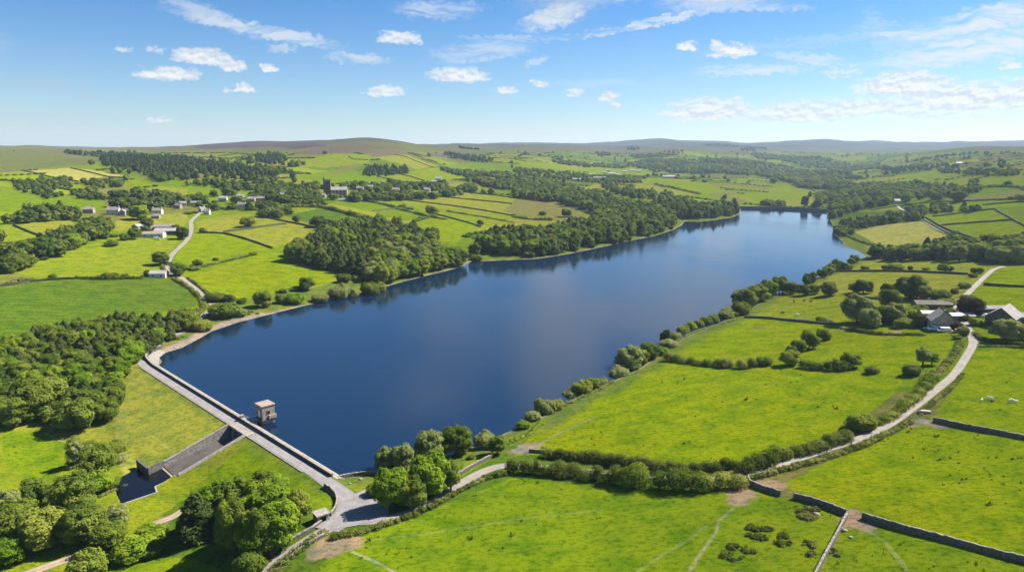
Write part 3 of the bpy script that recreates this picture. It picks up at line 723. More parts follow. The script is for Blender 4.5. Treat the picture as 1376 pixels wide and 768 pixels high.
def leafy(lobes, n, size, g, core=.87, up=-.6, jit=.30, ragged=.14, flat=1.0):
    """leaf-sized faces spread over lumpy lobes; returns verts, quads, tris(core), tint (per vertex), hue (per vertex)"""
    L = np.array(lobes, float); nl = len(L)
    area = (L[:, 3] * L[:, 4] + L[:, 3] * L[:, 5]) ; p = area / area.sum()
    Vs, T, Hh = [], [], []; cnt = 0
    ltint = g.uniform(.15, .85, nl); lhue = g.uniform(0, 1, nl)
    pos = []; nor = []; li = []
    while cnt < n:
        m = int((n - cnt) * 1.8) + 20
        i = g.choice(nl, m, p=p)
        d = g.normal(size=(m, 3)); d /= np.linalg.norm(d, axis=1)[:, None]
        ok = d[:, 2] > up - g.uniform(0, .35, m)
        # lumpy radius
        lump = 1 + ragged * np.sin(d[:, 0] * 5 + L[i, 0] * 3) * np.sin(d[:, 1] * 6 + L[i, 1] * 2) + ragged * .8 * np.sin(d[:, 2] * 7 + i)
        q = L[i, :3] + d * L[i, 3:6] * (lump * g.uniform(.92, 1.06, m))[:, None]
        # not deep inside another lobe
        for j in range(nl):
            e = ((q - L[j, :3]) / L[j, 3:6]); ok &= ((e * e).sum(1) > .62) | (i == j)
        q, d, i = q[ok], d[ok], i[ok]
        q, d, i = q[:n - cnt], d[:n - cnt], i[:n - cnt]
        pos.append(q); nor.append(d / L[i, 3:6]); li.append(i); cnt += len(q)
    q = np.concatenate(pos); d = np.concatenate(nor); i = np.concatenate(li)
    d = d / np.linalg.norm(d, axis=1)[:, None] + g.normal(size=d.shape) * jit + np.array([0, 0, .5]); d /= np.linalg.norm(d, axis=1)[:, None]
    a = np.cross(d, g.normal(size=d.shape)); a /= np.linalg.norm(a, axis=1)[:, None]; b = np.cross(d, a)
    s = size * g.uniform(.6, 1.35, len(q))[:, None]
    asp = g.uniform(.55, 1.0, len(q))[:, None]
    V = np.stack([q - a * s * .5, q - b * s * asp * .5 + d * s * .10, q + a * s * .5, q + b * s * asp * .5 + d * s * .08], 1).reshape(-1, 3)
    Q = np.arange(len(V)).reshape(-1, 4)
    lt = np.clip(ltint[i] * .6 + g.uniform(0, .4, len(q)), 0, 1); lh = lhue[i] * .25
    T = np.repeat(lt, 4); Hh = np.repeat(lh, 4)
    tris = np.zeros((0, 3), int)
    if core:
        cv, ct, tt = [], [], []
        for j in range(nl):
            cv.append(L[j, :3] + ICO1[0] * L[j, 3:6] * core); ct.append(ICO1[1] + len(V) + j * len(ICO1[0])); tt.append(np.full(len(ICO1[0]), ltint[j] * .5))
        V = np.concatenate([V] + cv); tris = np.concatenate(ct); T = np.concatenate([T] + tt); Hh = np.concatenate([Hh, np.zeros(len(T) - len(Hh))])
    return V, Q, tris, T, Hh

def crown_lobes(g, h, w, n=11, base=.22, top=1.0, rl=(.20, .31)):
    """lumps filling an egg-shaped crown of height h, width w"""
    out = []
    zc = h * (base + top) / 2; hz_ = h * (top - base) / 2
    out.append((0, 0, zc, w * .30, w * .30, hz_ * .72))
    for k_ in range(n):
        a = 6.283 * (k_ * .618 + g.uniform(-.06, .06)); v = -0.75 + 1.6 * (k_ + .5) / n
        r = w * .5 * .66 * math.sqrt(max(0.05, 1 - (v * .92) ** 2)) * g.uniform(.75, 1.18)
        s = w * g.uniform(*rl) * (1.0 if v < .5 else .85)
        out.append((r * math.cos(a), r * math.sin(a), zc + v * hz_ * .74 * g.uniform(.9, 1.1), s, s * g.uniform(.85, 1.1), s * g.uniform(.72, .95)))
    return out

def pine_lobes(g, h, w):
    out = [(0, 0, h * .52, w * .22, w * .22, h * .42)]
    n = 16
    for k_ in range(n):
        v = (k_ + .5) / n; a = 6.283 * k_ * .618 + g.uniform(-.3, .3)
        r = w * .5 * (1 - v) ** .6 * .60; s = w * (.20 * (1 - v) + .125)
        out.append((r * math.cos(a), r * math.sin(a), h * (.16 + .74 * v), s, s, s * 1.1))
    out.append((0, 0, h * .93, w * .09, w * .09, h * .07))
    return out

def trunk_mb(h, r, g, limbs=5, w=6):
    mb = MB(); mb.tube([(0, 0, -.5), (.05, 0, h * .18), (0, .08, h * .45), (0, 0, h * .72)], [r * 1.3, r, r * .7, r * .3], 7)
    for k_ in range(limbs):
        a = 6.283 * (k_ / limbs + .07); z0 = h * (.26 + .05 * k_)
        mb.tube([(0, 0, z0), (math.cos(a) * w * .16, math.sin(a) * w * .16, z0 + h * .13), (math.cos(a) * w * .30, math.sin(a) * w * .30, z0 + h * .22)], [r * .5, r * .32, r * .12], 5)
    return mb

def crown_mesh(name, dat, mat):
    V, Q, T3, tint, hue = dat
    me = np_mesh(name, V, [Q, T3], mat); attr(me, 'tint', tint); attr(me, 'hue', hue); return me

# prototypes: (height, width) -> crown mesh + trunk mesh, unit height 10
PROTO = {}
def make_proto(key, n, fn, leaves, size, mats, cnt, tr=.32, h=10, w=9, **kw):
    out = []
    for v in range(cnt):
        g = np.random.default_rng(hash(key) % 1000 * 0 + 17 * v + len(key) * 101 + n)
        lob = fn(g); out.append((leafy(lob, leaves, size, g, **kw), trunk_mb(h, tr, g, 5, w) if tr else None))
    PROTO[key] = out
make_proto('round', 1, lambda g: crown_lobes(g, 10, 9.4, 15, .03), 6400, .52, None, 4, w=9)
make_proto('tall', 2, lambda g: crown_lobes(g, 10, 6.6, 12, .04, 1.0, (.22, .32)), 4600, .50, None, 3, w=6)
make_proto('small', 3, lambda g: crown_lobes(g, 10, 9.6, 11, .02, 1.0, (.21, .32)), 3600, .62, None, 4, w=9)
make_proto('pine', 4, lambda g: pine_lobes(g, 10, 5.6), 3400, .50, None, 3, tr=.22, w=3, jit=.42, ragged=.2)
make_proto('bush', 5, lambda g: [(0, 0, 4, 3.6, 3.6, 4.2)] + [(math.cos(a) * 3.2 * g.uniform(.8, 1.1), math.sin(a) * 3.2 * g.uniform(.8, 1.1), g.uniform(2.4, 6.0), g.uniform(2.4, 3.4), g.uniform(2.4, 3.4), g.uniform(2.4, 3.8)) for a in np.linspace(0, 5.6, 8)], 3000, .74, None, 4, tr=0.28, w=7, up=-.8)
make_proto('sparse', 6, lambda g: crown_lobes(g, 10, 7.2, 15, .10, 1.0, (.11, .18)), 2300, .62, None, 2, core=.5, w=7)
MESH = {}
def proto_mesh(key, v, mat, parts):
    kk = (key, v, mat, parts)
    if kk not in MESH:
        dat, tr = PROTO[key][v]
        if parts or tr is None:
            MESH[kk] = (crown_mesh('crown', dat, M[mat]), None)
        else:
            V, Q, T3, tint, hue = dat
            n = len(V); tv = np.array(tr.v); Qt = np.array([f for f in tr.f if len(f) == 4]) + n
            me = np_mesh('tree', np.concatenate([V, tv]), [Q, T3, Qt], [M[mat], M['bark']], mi=np.concatenate([np.zeros(len(Q) + len(T3)), np.ones(len(Qt))]))
            attr(me, 'tint', np.concatenate([tint, np.zeros(len(tv))])); attr(me, 'hue', np.concatenate([hue, np.zeros(len(tv))]))
            MESH[kk] = (me, None)
        if parts and tr is not None:
            tk = ('trunk', key, v)
            if tk not in MESH:
                o = tr.build('trunk', M['bark'], smooth=True); MESH[tk] = o.data; bpy.data.objects.remove(o)
            MESH[kk] = (MESH[kk][0], MESH[tk])
    return MESH[kk]

NAME = {'round': 'broadleaf_tree', 'tall': 'broadleaf_tree', 'small': 'broadleaf_tree', 'pine': 'pine_tree', 'bush': 'bush', 'sparse': 'broadleaf_tree'}
PW = {'round': 9.6, 'tall': 6.9, 'small': 9.8, 'pine': 5.6, 'bush': 9.6, 'sparse': 7.4}
KINDNAME = {'broadleaf_tree': 'tree', 'pine_tree': 'conifer', 'bush': 'bush'}
PLANTS = []    # every plant wanted: dict(x, y, h, w, key, mat, label, group, always)
def plant(x, y, h, w, key, mat, label, group=None, always=False):
    PLANTS.append(dict(x=x, y=y, h=h, w=w, key=key, mat=mat, label=label, group=group, always=always))

def put_plant(p):
    z = float(hz(p['x'], p['y'])); key = p['key']; name = NAME[key]
    dist = math.hypot(p['x'], p['y']); app = p['h'] * F / dist
    v = int(rng.integers(len(PROTO[key])))
    sz = p['h'] / 10; sw = p['w'] / PW[key]
    rz = rng.uniform(0, 6.283)
    parts = app > 17 and PROTO[key][v][1] is not None
    me, tr = proto_mesh(key, v, p['mat'], parts)
    if parts:
        o = empty(name, (p['x'], p['y'], z), rz)
        obj('crown', me, o); obj('trunk', tr, o)
    else:
        o = obj(name, me); o.location = (p['x'], p['y'], z); o.rotation_euler = (0, 0, rz)
    o.scale = (sw, sw * rng.uniform(.92, 1.08), sz)
    tag(o, p['label'], KINDNAME[name], p['group'])
    return o

# ------------------------------------------------------------------ the plants one can point to: photo base x, y, height px, width px
def pl(px, py, hp, wp, key, mat, label, group=None):
    # the photo point is the lower rim of the crown: the foot of the plant stands a little farther back
    x, y = P1(px, py - wp * .40 * math.sin(math.atan2(py - 204, 917))); z = float(hz(x, y)); s = float(pxscale(x, y, z)); dep = math.atan2(CAMZ - z, y)
    w = wp / s
    h = max(.88 * w if key != 'bush' else .60 * w, (hp / s - w * .30 * math.sin(dep)) / math.cos(dep))
    plant(x, y, h, w, key, mat, label, group, True)
B, T, S, PN, BU, SQ = 'round', 'tall', 'small', 'pine', 'bush', 'sparse'
for a in [
 # by the parking area
 (528,690,58,46,B,'leaf_bright','bright green maple casting its shadow over the parking area'),
 (553,688,44,38,B,'leaf','dull green tree between the bright maple and the lane'),
 (580,672,62,54,B,'leaf_bright','largest round tree of the group between parking area and lake'),
 (606,664,44,24,T,'leaf','slender tree at the right edge of the group by the parking area'),
 (520,636,36,30,B,'leaf_pale','pale willow standing on the lake wall'),
 (541,637,38,28,B,'leaf_pale','grey green willow behind the pale willow on the lake wall'),
 (577,622,44,40,B,'leaf_pale','pale round tree at the water beside the darker round one'),
 (613,616,42,38,B,'leaf','dark round tree on the shore, rightmost of the lakeside group'),
 (651,602,22,24,BU,'leaf_pale','rounded pale bush on the shore beyond the low wall'),
 (668,613,28,22,T,'leaf','small upright tree at the end of the wall by the lane'),
 (504,668,18,20,BU,'leaf_bright','small bright bush on the edge of the parking area'),
 (633,617,6,8,BU,'leaf','tiny dark bush alone on the lakeside lawn'),
 # big trees near the bottom left
 (346,752,62,52,B,'leaf_bright','bright green tree at the front of the roadside clump'),
 (337,768,34,34,BU,'leaf','bush at the lower tip of the roadside clump'),
 (352,745,26,26,BU,'leaf_bright','bright bush beside the lane under the roadside clump'),
 (22,690,52,56,B,'leaf','large spreading tree on the left edge above the earth track'),
 (56,706,52,58,B,'leaf','wide tree just above the earth track, second from the left edge'),
 (98,668,62,50,B,'leaf','tall dark tree behind the earth track near the pool'),
 (112,700,42,58,B,'leaf','wide dark tree above the end of the earth track'),
 (46,650,40,40,S,'leaf','dark tree behind the wide trees on the left'),
 (0,668,48,40,B,'leaf_pale','grey green tree cut by the left edge of the picture'),
 (128,618,44,40,S,'leaf','dark round tree alone below the dam grass'),
 (118,580,14,18,BU,'leaf','low dark bush at the foot of the dam grass, upper one'),
 (150,585,16,26,BU,'leaf','low dark bush close to the dam grass edge'),
 (156,598,14,18,BU,'leaf_pale','pale low bush beside the dam grass edge'),
 (100,600,36,24,SQ,'leaf_pale','thin wispy tree at the corner of the small pasture'),
 (128,640,30,36,BU,'leaf_bright','bright bush sloping down toward the pool'),
 (145,632,18,22,BU,'leaf','bush between the pool bank and the dam grass'),
 (156,676,28,26,B,'leaf_pale','grey willow overhanging the stilling pool'),
 (146,707,34,40,B,'leaf','leafy tree by the track end in front of the pool'),
 (178,722,30,46,BU,'leaf_bright','yellow green shrub in front of the pool track'),
 (200,702,20,36,BU,'leaf_bright','low bright scrub between pool and pool track'),
 (205,718,20,24,BU,'leaf','low green scrub left of the roadside clump'),
 (113,743,36,42,BU,'leaf','rounded shrub in front of the earth track'),
 (14,768,34,44,BU,'leaf','dark shrub in the bottom left corner'),
 (40,752,22,28,BU,'leaf_bright','brighter shrub in the bottom left by the track'),
 (60,748,12,18,BU,'leaf_pale','low pale shrub by the ruined wall in the bottom left'),
 (5,722,34,40,S,'leaf_bright','bright tree low on the left edge below the track bend'),
 (50,545,50,60,B,'leaf','great spreading tree at the front of the wood left of the dam'),
 (16,556,44,44,B,'leaf','tree in deep shade at the front left of the wood'),
 (102,560,34,48,S,'leaf','wide tree at the lower tip of the wood left of the dam'),
 (126,542,30,38,S,'leaf','tree at the lower right corner of the wood by the dam'),
 # shore of the right bank
 (716,566,14,18,BU,'leaf_pale','pale low bush at the near end of the right shore'),
 (703,577,12,16,BU,'leaf_bright','small bush on the shore left of the big pasture'),
 (732,556,24,24,BU,'leaf_pale','big pale bush where the right shore row begins'),
 (748,552,16,16,BU,'leaf','green bush beside the big pale bush of the shore row'),
 (766,532,14,18,BU,'leaf_pale','round pale bush standing left of a larger dark bush on the shore'),
 (782,530,22,22,BU,'leaf','larger dark green bush in the shore row'),
 (796,522,18,18,BU,'leaf','third bush of the tight shore group'),
 (808,518,14,14,BU,'leaf_pale','pale bush at the far end of the tight shore group'),
 (832,505,12,24,BU,'leaf_pale','wide flat bush below the big shore tree'),
 (845,496,34,34,B,'leaf_pale','big round pale tree on the right shore'),
 (864,490,22,18,S,'leaf','dark tree pressed against the big round shore tree'),
 (873,484,24,26,S,'leaf','round tree second right of the big pale shore tree'),
 (862,475,14,22,BU,'leaf_pale','pale willow bush at the water behind the shore tree'),
 (886,478,14,20,BU,'leaf_bright','bright scrub at the hedge end by the shore'),
 (894,462,24,15,T,'leaf_dark','small dark upright tree at the water edge'),
 (907,454,12,16,BU,'leaf_pale','pale bush right of the upright dark tree'),
 (899,468,12,20,BU,'leaf_pale','low pale scrub under the upright dark tree'),
 (918,446,14,14,BU,'leaf','first bush of the neat shoreline row'),
 (928,442,16,14,BU,'leaf_bright','second bush of the neat shoreline row, brighter'),
 (939,438,13,12,BU,'leaf','third bush of the neat shoreline row'),
 (949,435,14,14,BU,'leaf','fourth bush of the neat shoreline row'),
 (959,432,14,13,BU,'leaf','last bush of the neat shoreline row'),
 (976,428,14,18,BU,'leaf_pale','low pale bush in front of the shore wood edge'),
 (985,426,10,14,BU,'leaf','small bush beside the low pale shore bush'),
 (995,424,20,20,BU,'leaf','dark bush at the end of the drystone wall by the shore'),
 (978,418,10,14,BU,'leaf_pale','pale scrub peeping over behind the shore bush'),
 (1000,414,30,28,B,'leaf','large tree at the near end of the shoreline tree row'),
 (1018,406,26,26,B,'leaf','second large tree of the shoreline tree row'),
 (1032,401,26,24,B,'leaf_bright','third tree of the shoreline tree row, brighter green'),
 (1047,395,24,22,B,'leaf','fourth tree of the shoreline tree row'),
 (1062,396,18,18,S,'leaf_dark','dark tree behind the shoreline row end'),
 (1079,398,15,18,S,'leaf','round tree first along the field edge past the shoreline row'),
 (1094,396,15,14,S,'leaf','small tree between two wider ones on the field edge'),
 (1112,399,18,22,S,'leaf_dark','wide dark tree ending the field edge row'),
 # about the right hand farm
 (1151,436,42,36,B,'leaf_pale','tall pale tree at the left of the farm grove'),
 (1168,442,28,28,S,'leaf_pale','grey green tree in front of the tall pale farm tree'),
 (1184,436,26,24,S,'leaf','dark tree in the middle of the farm grove'),
 (1200,436,28,28,B,'leaf_pale','rounded pale tree in the middle of the farm grove'),
 (1195,414,26,24,S,'leaf','round tree behind the farm grove'),
 (1193,398,18,16,S,'leaf_dark','dark tree half hidden behind the farm grove'),
 (1160,396,20,22,S,'leaf_dark','dark twin tree on the hedge line above the grove'),
 (1148,394,14,16,S,'leaf','lower half of the twin trees on the hedge line'),
 (1222,404,34,36,B,'leaf_dark','great dark tree standing above the farm sheds'),
 (1240,404,22,22,S,'leaf_pale','pale tree leaning against the great dark farm tree'),
 (1212,441,14,18,BU,'leaf','bush in front of the grove toward the farm yard'),
 (1238,440,20,16,BU,'leaf_dark','dark bush left of the gabled farmhouse'),
 (1222,428,16,20,BU,'leaf_bright','bright bush in the farm garden'),
 (1232,424,16,20,BU,'leaf','green garden bush beside the small white shed'),
 (1222,440,12,14,BU,'leaf_pale','pale garden bush in front of the farm grove'),
 (1262,404,12,24,BU,'leaf_dark','dark hedge like bush behind the long farm shed'),
 (1272,412,9,18,BU,'leaf','bush beside the long farm shed'),
 (1272,424,12,18,BU,'leaf_dark','dark bush behind the gabled farmhouse'),
 (1302,427,22,30,B,'leaf_copper','dark purple copper beech at the farm junction'),
 (1300,405,9,16,BU,'leaf','bush behind the copper beech'),
 (1310,438,12,14,BU,'leaf_bright','rounded bright bush in front of the copper beech'),
 (1284,443,12,16,BU,'leaf_copper','reddish bush beside the gabled farmhouse'),
 (1296,432,10,10,BU,'leaf_dark','dark bush at the corner of the farm junction'),
 (1294,451,14,12,BU,'leaf_pale','pale bush by the lane under the farmhouse'),
 (1350,460,30,34,B,'leaf_pale','pale round tree in front of the big barn'),
 (1374,460,24,26,B,'leaf','green tree at the right edge in front of the big barn'),
 (1106,458,17,18,S,'leaf','topmost round tree of the diagonal field hedge'),
 (1087,470,26,22,S,'leaf','largest round tree of the diagonal field hedge'),
 (1073,474,18,18,S,'leaf','third tree down the diagonal field hedge'),
 (1063,481,16,16,S,'leaf_dark','fourth tree down the diagonal field hedge'),
 (1060,493,22,24,S,'leaf','lowest tree of the diagonal field hedge'),
 (1143,496,22,24,S,'leaf','tree ending the short hedge in the middle pasture'),
 (1172,503,12,16,BU,'leaf_dark','lone dark bush right of the short hedge'),
 (1103,434,9,12,BU,'leaf','small bush on the drystone wall below the cattle'),
 (1113,434,6,10,BU,'leaf_pale','low pale bush along the drystone wall below the cattle'),
 (1027,492,14,18,BU,'leaf','bush at the right end of the long field hedge'),
 (1240,494,28,24,SQ,'leaf_pale','thin open tree beside the climbing lane'),
 (1224,506,18,18,BU,'leaf_dark','dark bush at the foot of the thin open tree'),
 (1252,492,18,18,SQ,'leaf','second thin tree beside the climbing lane'),
 (1156,580,26,32,BU,'leaf','big dark bush on the hedge bank beside the lane bend'),
 (1254,502,5,7,BU,'leaf_dark','tiny dark bush right of the thin trees'),
 (1286,456,5,9,BU,'leaf_dark','tiny dark bush on the verge below the farm vehicles'),
 # along the far edge of the right pasture
 (1138,363,9,12,BU,'leaf','leftmost bush on the field line by the lake'),
 (1162,362,5,9,BU,'leaf','low bush on the field line, second from the left'),
 (1192,363,9,11,BU,'leaf_dark','round dark bush on the field line'),
 (1205,363,5,14,BU,'leaf','flat bush right of the round dark bush'),
 (1223,363,7,6,BU,'leaf_dark','small bush alone on the field line'),
 (1244,363,4,8,BU,'leaf','tiny flat bush on the field line'),
 (1267,366,11,13,S,'leaf','roundest tree on the field line'),
 (1278,365,8,6,S,'leaf','small thin tree beside the roundest tree'),
 (1308,368,9,7,S,'leaf','left one of a pair of small trees by the hill lane'),
 (1316,368,9,9,S,'leaf','right one of a pair of small trees by the hill lane'),
 (1307,373,5,9,BU,'leaf_dark','dark low bush under the pair of small trees'),
 (1282,395,8,8,BU,'leaf_dark','dark round bush on the pasture beside the hill lane'),
 (1296,388,10,14,BU,'leaf_pale','scrubby bush on the verge of the hill lane'),
 # left shore and left fields
 (354,414,24,22,S,'leaf','round tree on the left shore, largest of its row'),
 (379,408,14,14,BU,'leaf','small round bush on the left shore'),
 (396,409,16,20,BU,'leaf_bright','bright round bush close to the left water edge'),
 (413,391,20,18,S,'leaf','tree at the lower edge of the bright left field'),
 (455,402,22,22,BU,'leaf_pale','pale bush at the water on the left shore'),
 (474,399,16,14,BU,'leaf_pale','smaller pale bush at the water right of the larger one'),
 (497,396,22,20,BU,'leaf','dark bush at the water on the left shore'),
 (511,391,16,14,BU,'leaf','bush beside the dark bush on the left shore'),
 (430,406,7,18,BU,'leaf_pale','flat scrub along the left shore'),
 (462,380,14,16,BU,'leaf','bush behind the left shore by the path'),
 (480,377,8,12,BU,'leaf','low bush on the path behind the left shore'),
 (302,428,22,34,BU,'leaf','wide bush between the bend of the dam road and the lake'),
 (324,426,13,14,BU,'leaf_pale','round bush at the end of the wide bush by the road bend'),
 (289,406,13,22,BU,'leaf','scrub bush at the corner where dam road meets village lane'),
 (308,407,13,14,BU,'leaf_dark','dark bush right of the corner scrub'),
 (325,408,9,11,BU,'leaf','small bush under the bright left field'),
 (271,446,18,22,BU,'leaf','rounded bush between dam road and sandy beach'),
 (254,442,9,12,BU,'leaf_pale','small pale bush left of the rounded beach bush'),
 (252,440,22,26,S,'leaf','tree at the road end of the wood left of the dam'),
 (217,357,20,22,B,'leaf','lone tree with a clear shadow above the big green field'),
 (333,305,14,16,S,'leaf','lone round tree in the fields below the village'),
 (273,313,8,8,BU,'leaf','small bush on the wall right of the village lane'),
 (266,357,10,11,BU,'leaf','bush at the hedge end in the left field'),
 (290,350,4,7,BU,'leaf','tiny bush on the hedge of the left field'),
 (340,343,5,8,BU,'leaf','small bush halfway along the hedge of the left field'),
 (375,293,12,13,S,'leaf','round tree on the hedge below the village'),
 (399,299,11,11,S,'leaf','smaller tree on the same hedge below the village'),
 (428,306,17,18,S,'leaf_dark','larger dark tree on the hedge below the village'),
 (181,322,16,16,S,'leaf','tree just left of the long farm barn'),
 (168,323,10,10,BU,'leaf','bush left of the farm barn tree'),
 (150,331,10,15,BU,'leaf','spreading bush on the field below the farm'),
 (245,322,18,16,S,'leaf_dark','dark tree at the lane end of the left farm'),
 (188,296,15,24,S,'leaf_bright','bright tree above the left farm'),
 (198,307,12,16,S,'leaf_dark','dark tree between the left farm and the houses'),
 (236,312,10,12,S,'leaf','tree behind the pale farm roof'),
 (240,372,16,20,S,'leaf','tree beside the small white barn on the village lane'),
 (199,371,9,9,BU,'leaf_dark','dark bush left of the small white barn'),
 (142,373,8,8,BU,'leaf','bush midway along the hedge of the big green field'),
 (153,373,6,12,BU,'leaf','wide bush on the hedge of the big green field'),
 (168,373,5,9,BU,'leaf_dark','low dark bush on the hedge of the big green field'),
 (71,374,7,9,BU,'leaf','bush at the left of the hedge of the big green field'),
 (640,350,9,14,BU,'leaf','small bush in the inlet between the two lakeside woods'),
 (646,303,8,9,S,'leaf','small tree at the meeting of three hedges'),
 (580,290,13,16,S,'leaf','pair of trees on the hedge crossing below the village'),
 (541,279,6,8,BU,'leaf','bush on the field hedge right of the village'),
 (761,292,10,13,S,'leaf_dark','dark round tree in the olive field among the woods'),
 (729,289,6,8,BU,'leaf','small tree at the olive field edge'),
 (1286,272,14,18,S,'leaf','round tree among the walled fields on the right'),
 (1370,270,7,11,S,'leaf','tree at the right edge among the walled fields'),
 (1081,279,17,10,T,'leaf_dark','dark upright tree on the far dam'),
 (1099,280,13,10,T,'leaf_dark','second dark upright tree on the far dam'),
 (1039,246,7,9,S,'leaf','tree in the far valley fields'),
]: pl(*a)

# ------------------------------------------------------------------ woods: photo outline of the ground they stand on
def scatter(poly, spacing, jitter=.38, g=None):
    g = g or np.random.default_rng(len(poly) * 7 + int(spacing * 10))
    x0, y0 = poly.min(0); x1, y1 = poly.max(0)
    rows = max(1, int((y1 - y0) / (spacing * .88))); pts = []
    xs = np.arange(x0, x1, spacing)
    for i, yy in enumerate(np.arange(y0, y1, spacing * .88)):
        xx = xs + (spacing / 2 if i % 2 else 0)
        pts.append(np.stack([xx, np.full(len(xx), yy)], 1))
    if not pts: return np.zeros((0, 2))
    p = np.concatenate(pts); p = p + g.uniform(-jitter, jitter, p.shape) * spacing
    p = p[inside(poly, p[:, 0], p[:, 1])]
    d = segdist(LAKE, p[:, 0], p[:, 1]); return p[~inside(LAKE, p[:, 0], p[:, 1]) & (d > 1.5)]
HOUSE_PX = [(120,286),(153,288),(165,289),(176,288),(212,287),(210,293),(208,279),(246,277),(240,280),(263,275),(272,285),(279,288),(103,290),(300,270),(323,267),(325,279),(338,271),(350,270),(376,265),(388,263),(401,264),(415,267),(431,265),(463,270),(484,256),(497,255),(514,249),(532,258),(574,257),(589,242),(583,246),(441,261),(455,262),
            (780,243),(772,243),(801,241),(809,241),(822,235),(812,233),(817,230),(850,230),(858,231),(839,232),(898,239),(1205,273),(1155,261),(1288,221),(1132,246),(795,236),(830,236),(826,220),(202,318),(229,314)]
HXY = P(HOUSE_PX)
def clear_houses(p):
    keep = np.ones(len(p), bool)
    for h in HXY:
        r = math.hypot(*h); u = h / r; d = p[:, :2] - h; al = d @ u; ac = d @ np.array([u[1], -u[0]])
        L = 5 + r * .009
        keep &= ~((np.abs(ac) < 6 + r * .001) & (al < 8) & (al > -L))
    return p[keep]
STUFF = []     # far-off woods: (name, label, points, h, w, pine share, mats)
def wood(px, spacing, h, wf, pine, label, group, singles=True, mats=('leaf', 'leaf', 'leaf_bright'), grad=None, plabel=None, name='distant_wood', hv=.22, seed=1):
    poly = P(px) if not isinstance(px, np.ndarray) else px
    g = np.random.default_rng(seed * 31 + len(px))
    p = clear_houses(scatter(poly, spacing, g=g))
    if singles:
        for x, y in p:
            isp = g.random() < (pine if grad is None else grad(x, y))
            hh = h * g.uniform(1 - hv, 1 + hv) * (1.0 if isp else .93)
            if isp: plant(x, y, hh * 1.0, hh * .66 * g.uniform(.9, 1.2), 'pine', 'leaf_dark', plabel or label.replace('broadleaf tree', 'dark conifer'), group.replace('broadleaf trees', 'conifers'))
            else: plant(x, y, hh, hh * wf * g.uniform(.85, 1.2), g.choice(['small', 'small', 'round', 'tall']), g.choice(mats), label, group)
    else:
        if pine < .5 and len(p) > 40: p = p[waves(p[:, 0], p[:, 1], 95) > -.42]
        STUFF.append((name, label, p, h, wf, pine, g.random(len(p))))
# nearest first
wood([(262,706),(276,684),(310,672),(350,668),(388,672),(418,692),(412,712),(385,728),(352,744),(318,742),(286,730)], 5.4, 11.6, .68, .22, 'broadleaf tree crowded in the clump beside the lane below the dam', 'broadleaf trees of the roadside clump', seed=2)
wood([(-40,500),(0,482),(30,466),(80,452),(140,446),(190,438),(235,440),(258,438),(238,452),(208,470),(186,484),(150,488),(80,492),(0,506)], 6.0, 9.8, .80, .55, 'broadleaf tree packed among conifers in the wood left of the dam', 'broadleaf trees of the wood left of the dam', seed=3)
wood([(-40,508),(0,508),(80,494),(150,490),(184,486),(166,500),(156,528),(140,545),(110,556),(60,548),(0,556),(-40,560)], 6.6, 8.6, .98, .06, 'broadleaf tree on the lower side of the wood left of the dam', 'broadleaf trees on the lower side of the wood', seed=4)
wood([(384,352),(400,340),(450,330),(510,326),(500,350),(492,372),(470,370),(420,362)], 9.0, 14.5, .74, .55, 'broadleaf tree in the left half of the first lakeside wood', 'broadleaf trees of the first lakeside wood', seed=5)
wood([(510,326),(560,332),(600,345),(624,354),(610,362),(582,369),(545,378),(505,386),(492,372),(500,350)], 9.6, 13.5, .86, .08, 'broadleaf tree in the shoreward half of the first lakeside wood', 'broadleaf trees of the shoreward half of the first wood', mats=('leaf', 'leaf', 'leaf_bright', 'leaf_pale'), seed=6)
wood([(400,346),(440,306),(520,304),(560,312),(600,332),(560,333),(510,328),(450,332)], 12, 13.0, .85, .25, 'broadleaf tree at the back of the first lakeside wood', 'broadleaf trees at the back of the first wood', seed=16)
wood([(634,344),(652,330),(690,322),(750,312),(800,302),(862,294),(908,300),(900,308),(872,314),(800,332),(740,343),(690,346)], 11.0, 14.5, .84, .14, 'broadleaf tree in the front of the second lakeside wood', 'broadleaf trees of the second lakeside wood', mats=('leaf', 'leaf', 'leaf_bright'), seed=7)
wood([(634,340),(650,326),(690,318),(700,324),(690,338)], 9.0, 15, .7, .85, 'broadleaf tree in the dark end of the second lakeside wood', 'broadleaf trees in the dark end of the second wood', seed=8)
wood([(906,285),(935,281),(970,280),(992,284),(990,290),(962,294),(922,296),(908,292)], 11, 14.0, .80, .40, 'broadleaf tree on the wooded point near the far dam', 'broadleaf trees on the wooded point', seed=9)
wood([(530,391),(560,384),(600,372),(622,362),(612,362),(575,368),(540,378),(505,388)], 9.0, 7.0, 1.1, 0, 'broadleaf tree low on the waterline of the first lakeside wood', 'broadleaf trees along the waterline', mats=('leaf_bright', 'leaf_pale'), seed=10)
wood([(690,350),(750,342),(800,333),(860,321),(905,309),(912,305),(870,316),(800,331),(740,343),(690,347)], 9.0, 6.5, 1.15, 0, 'broadleaf tree low on the waterline of the second lakeside wood', 'broadleaf trees along the second waterline', mats=('leaf_bright', 'leaf_pale'), seed=11)
wood([(1165,346),(1200,342),(1262,334),(1300,333),(1400,332),(1400,354),(1340,355),(1262,351),(1180,350)], 11, 12.5, .95, .08, 'broadleaf tree in the belt across the lake end of the right bank', 'broadleaf trees of the belt beyond the right pasture', mats=('leaf', 'leaf', 'leaf_pale'), seed=12)
wood([(1064,390),(1094,380),(1126,366),(1150,352),(1160,346),(1152,346),(1118,362),(1088,375),(1060,387)], 9, 7.5, 1.05, 0, 'broadleaf tree in the low shoreline row toward the lake end', 'broadleaf trees of the low shoreline row', mats=('leaf', 'leaf_pale'), seed=13)
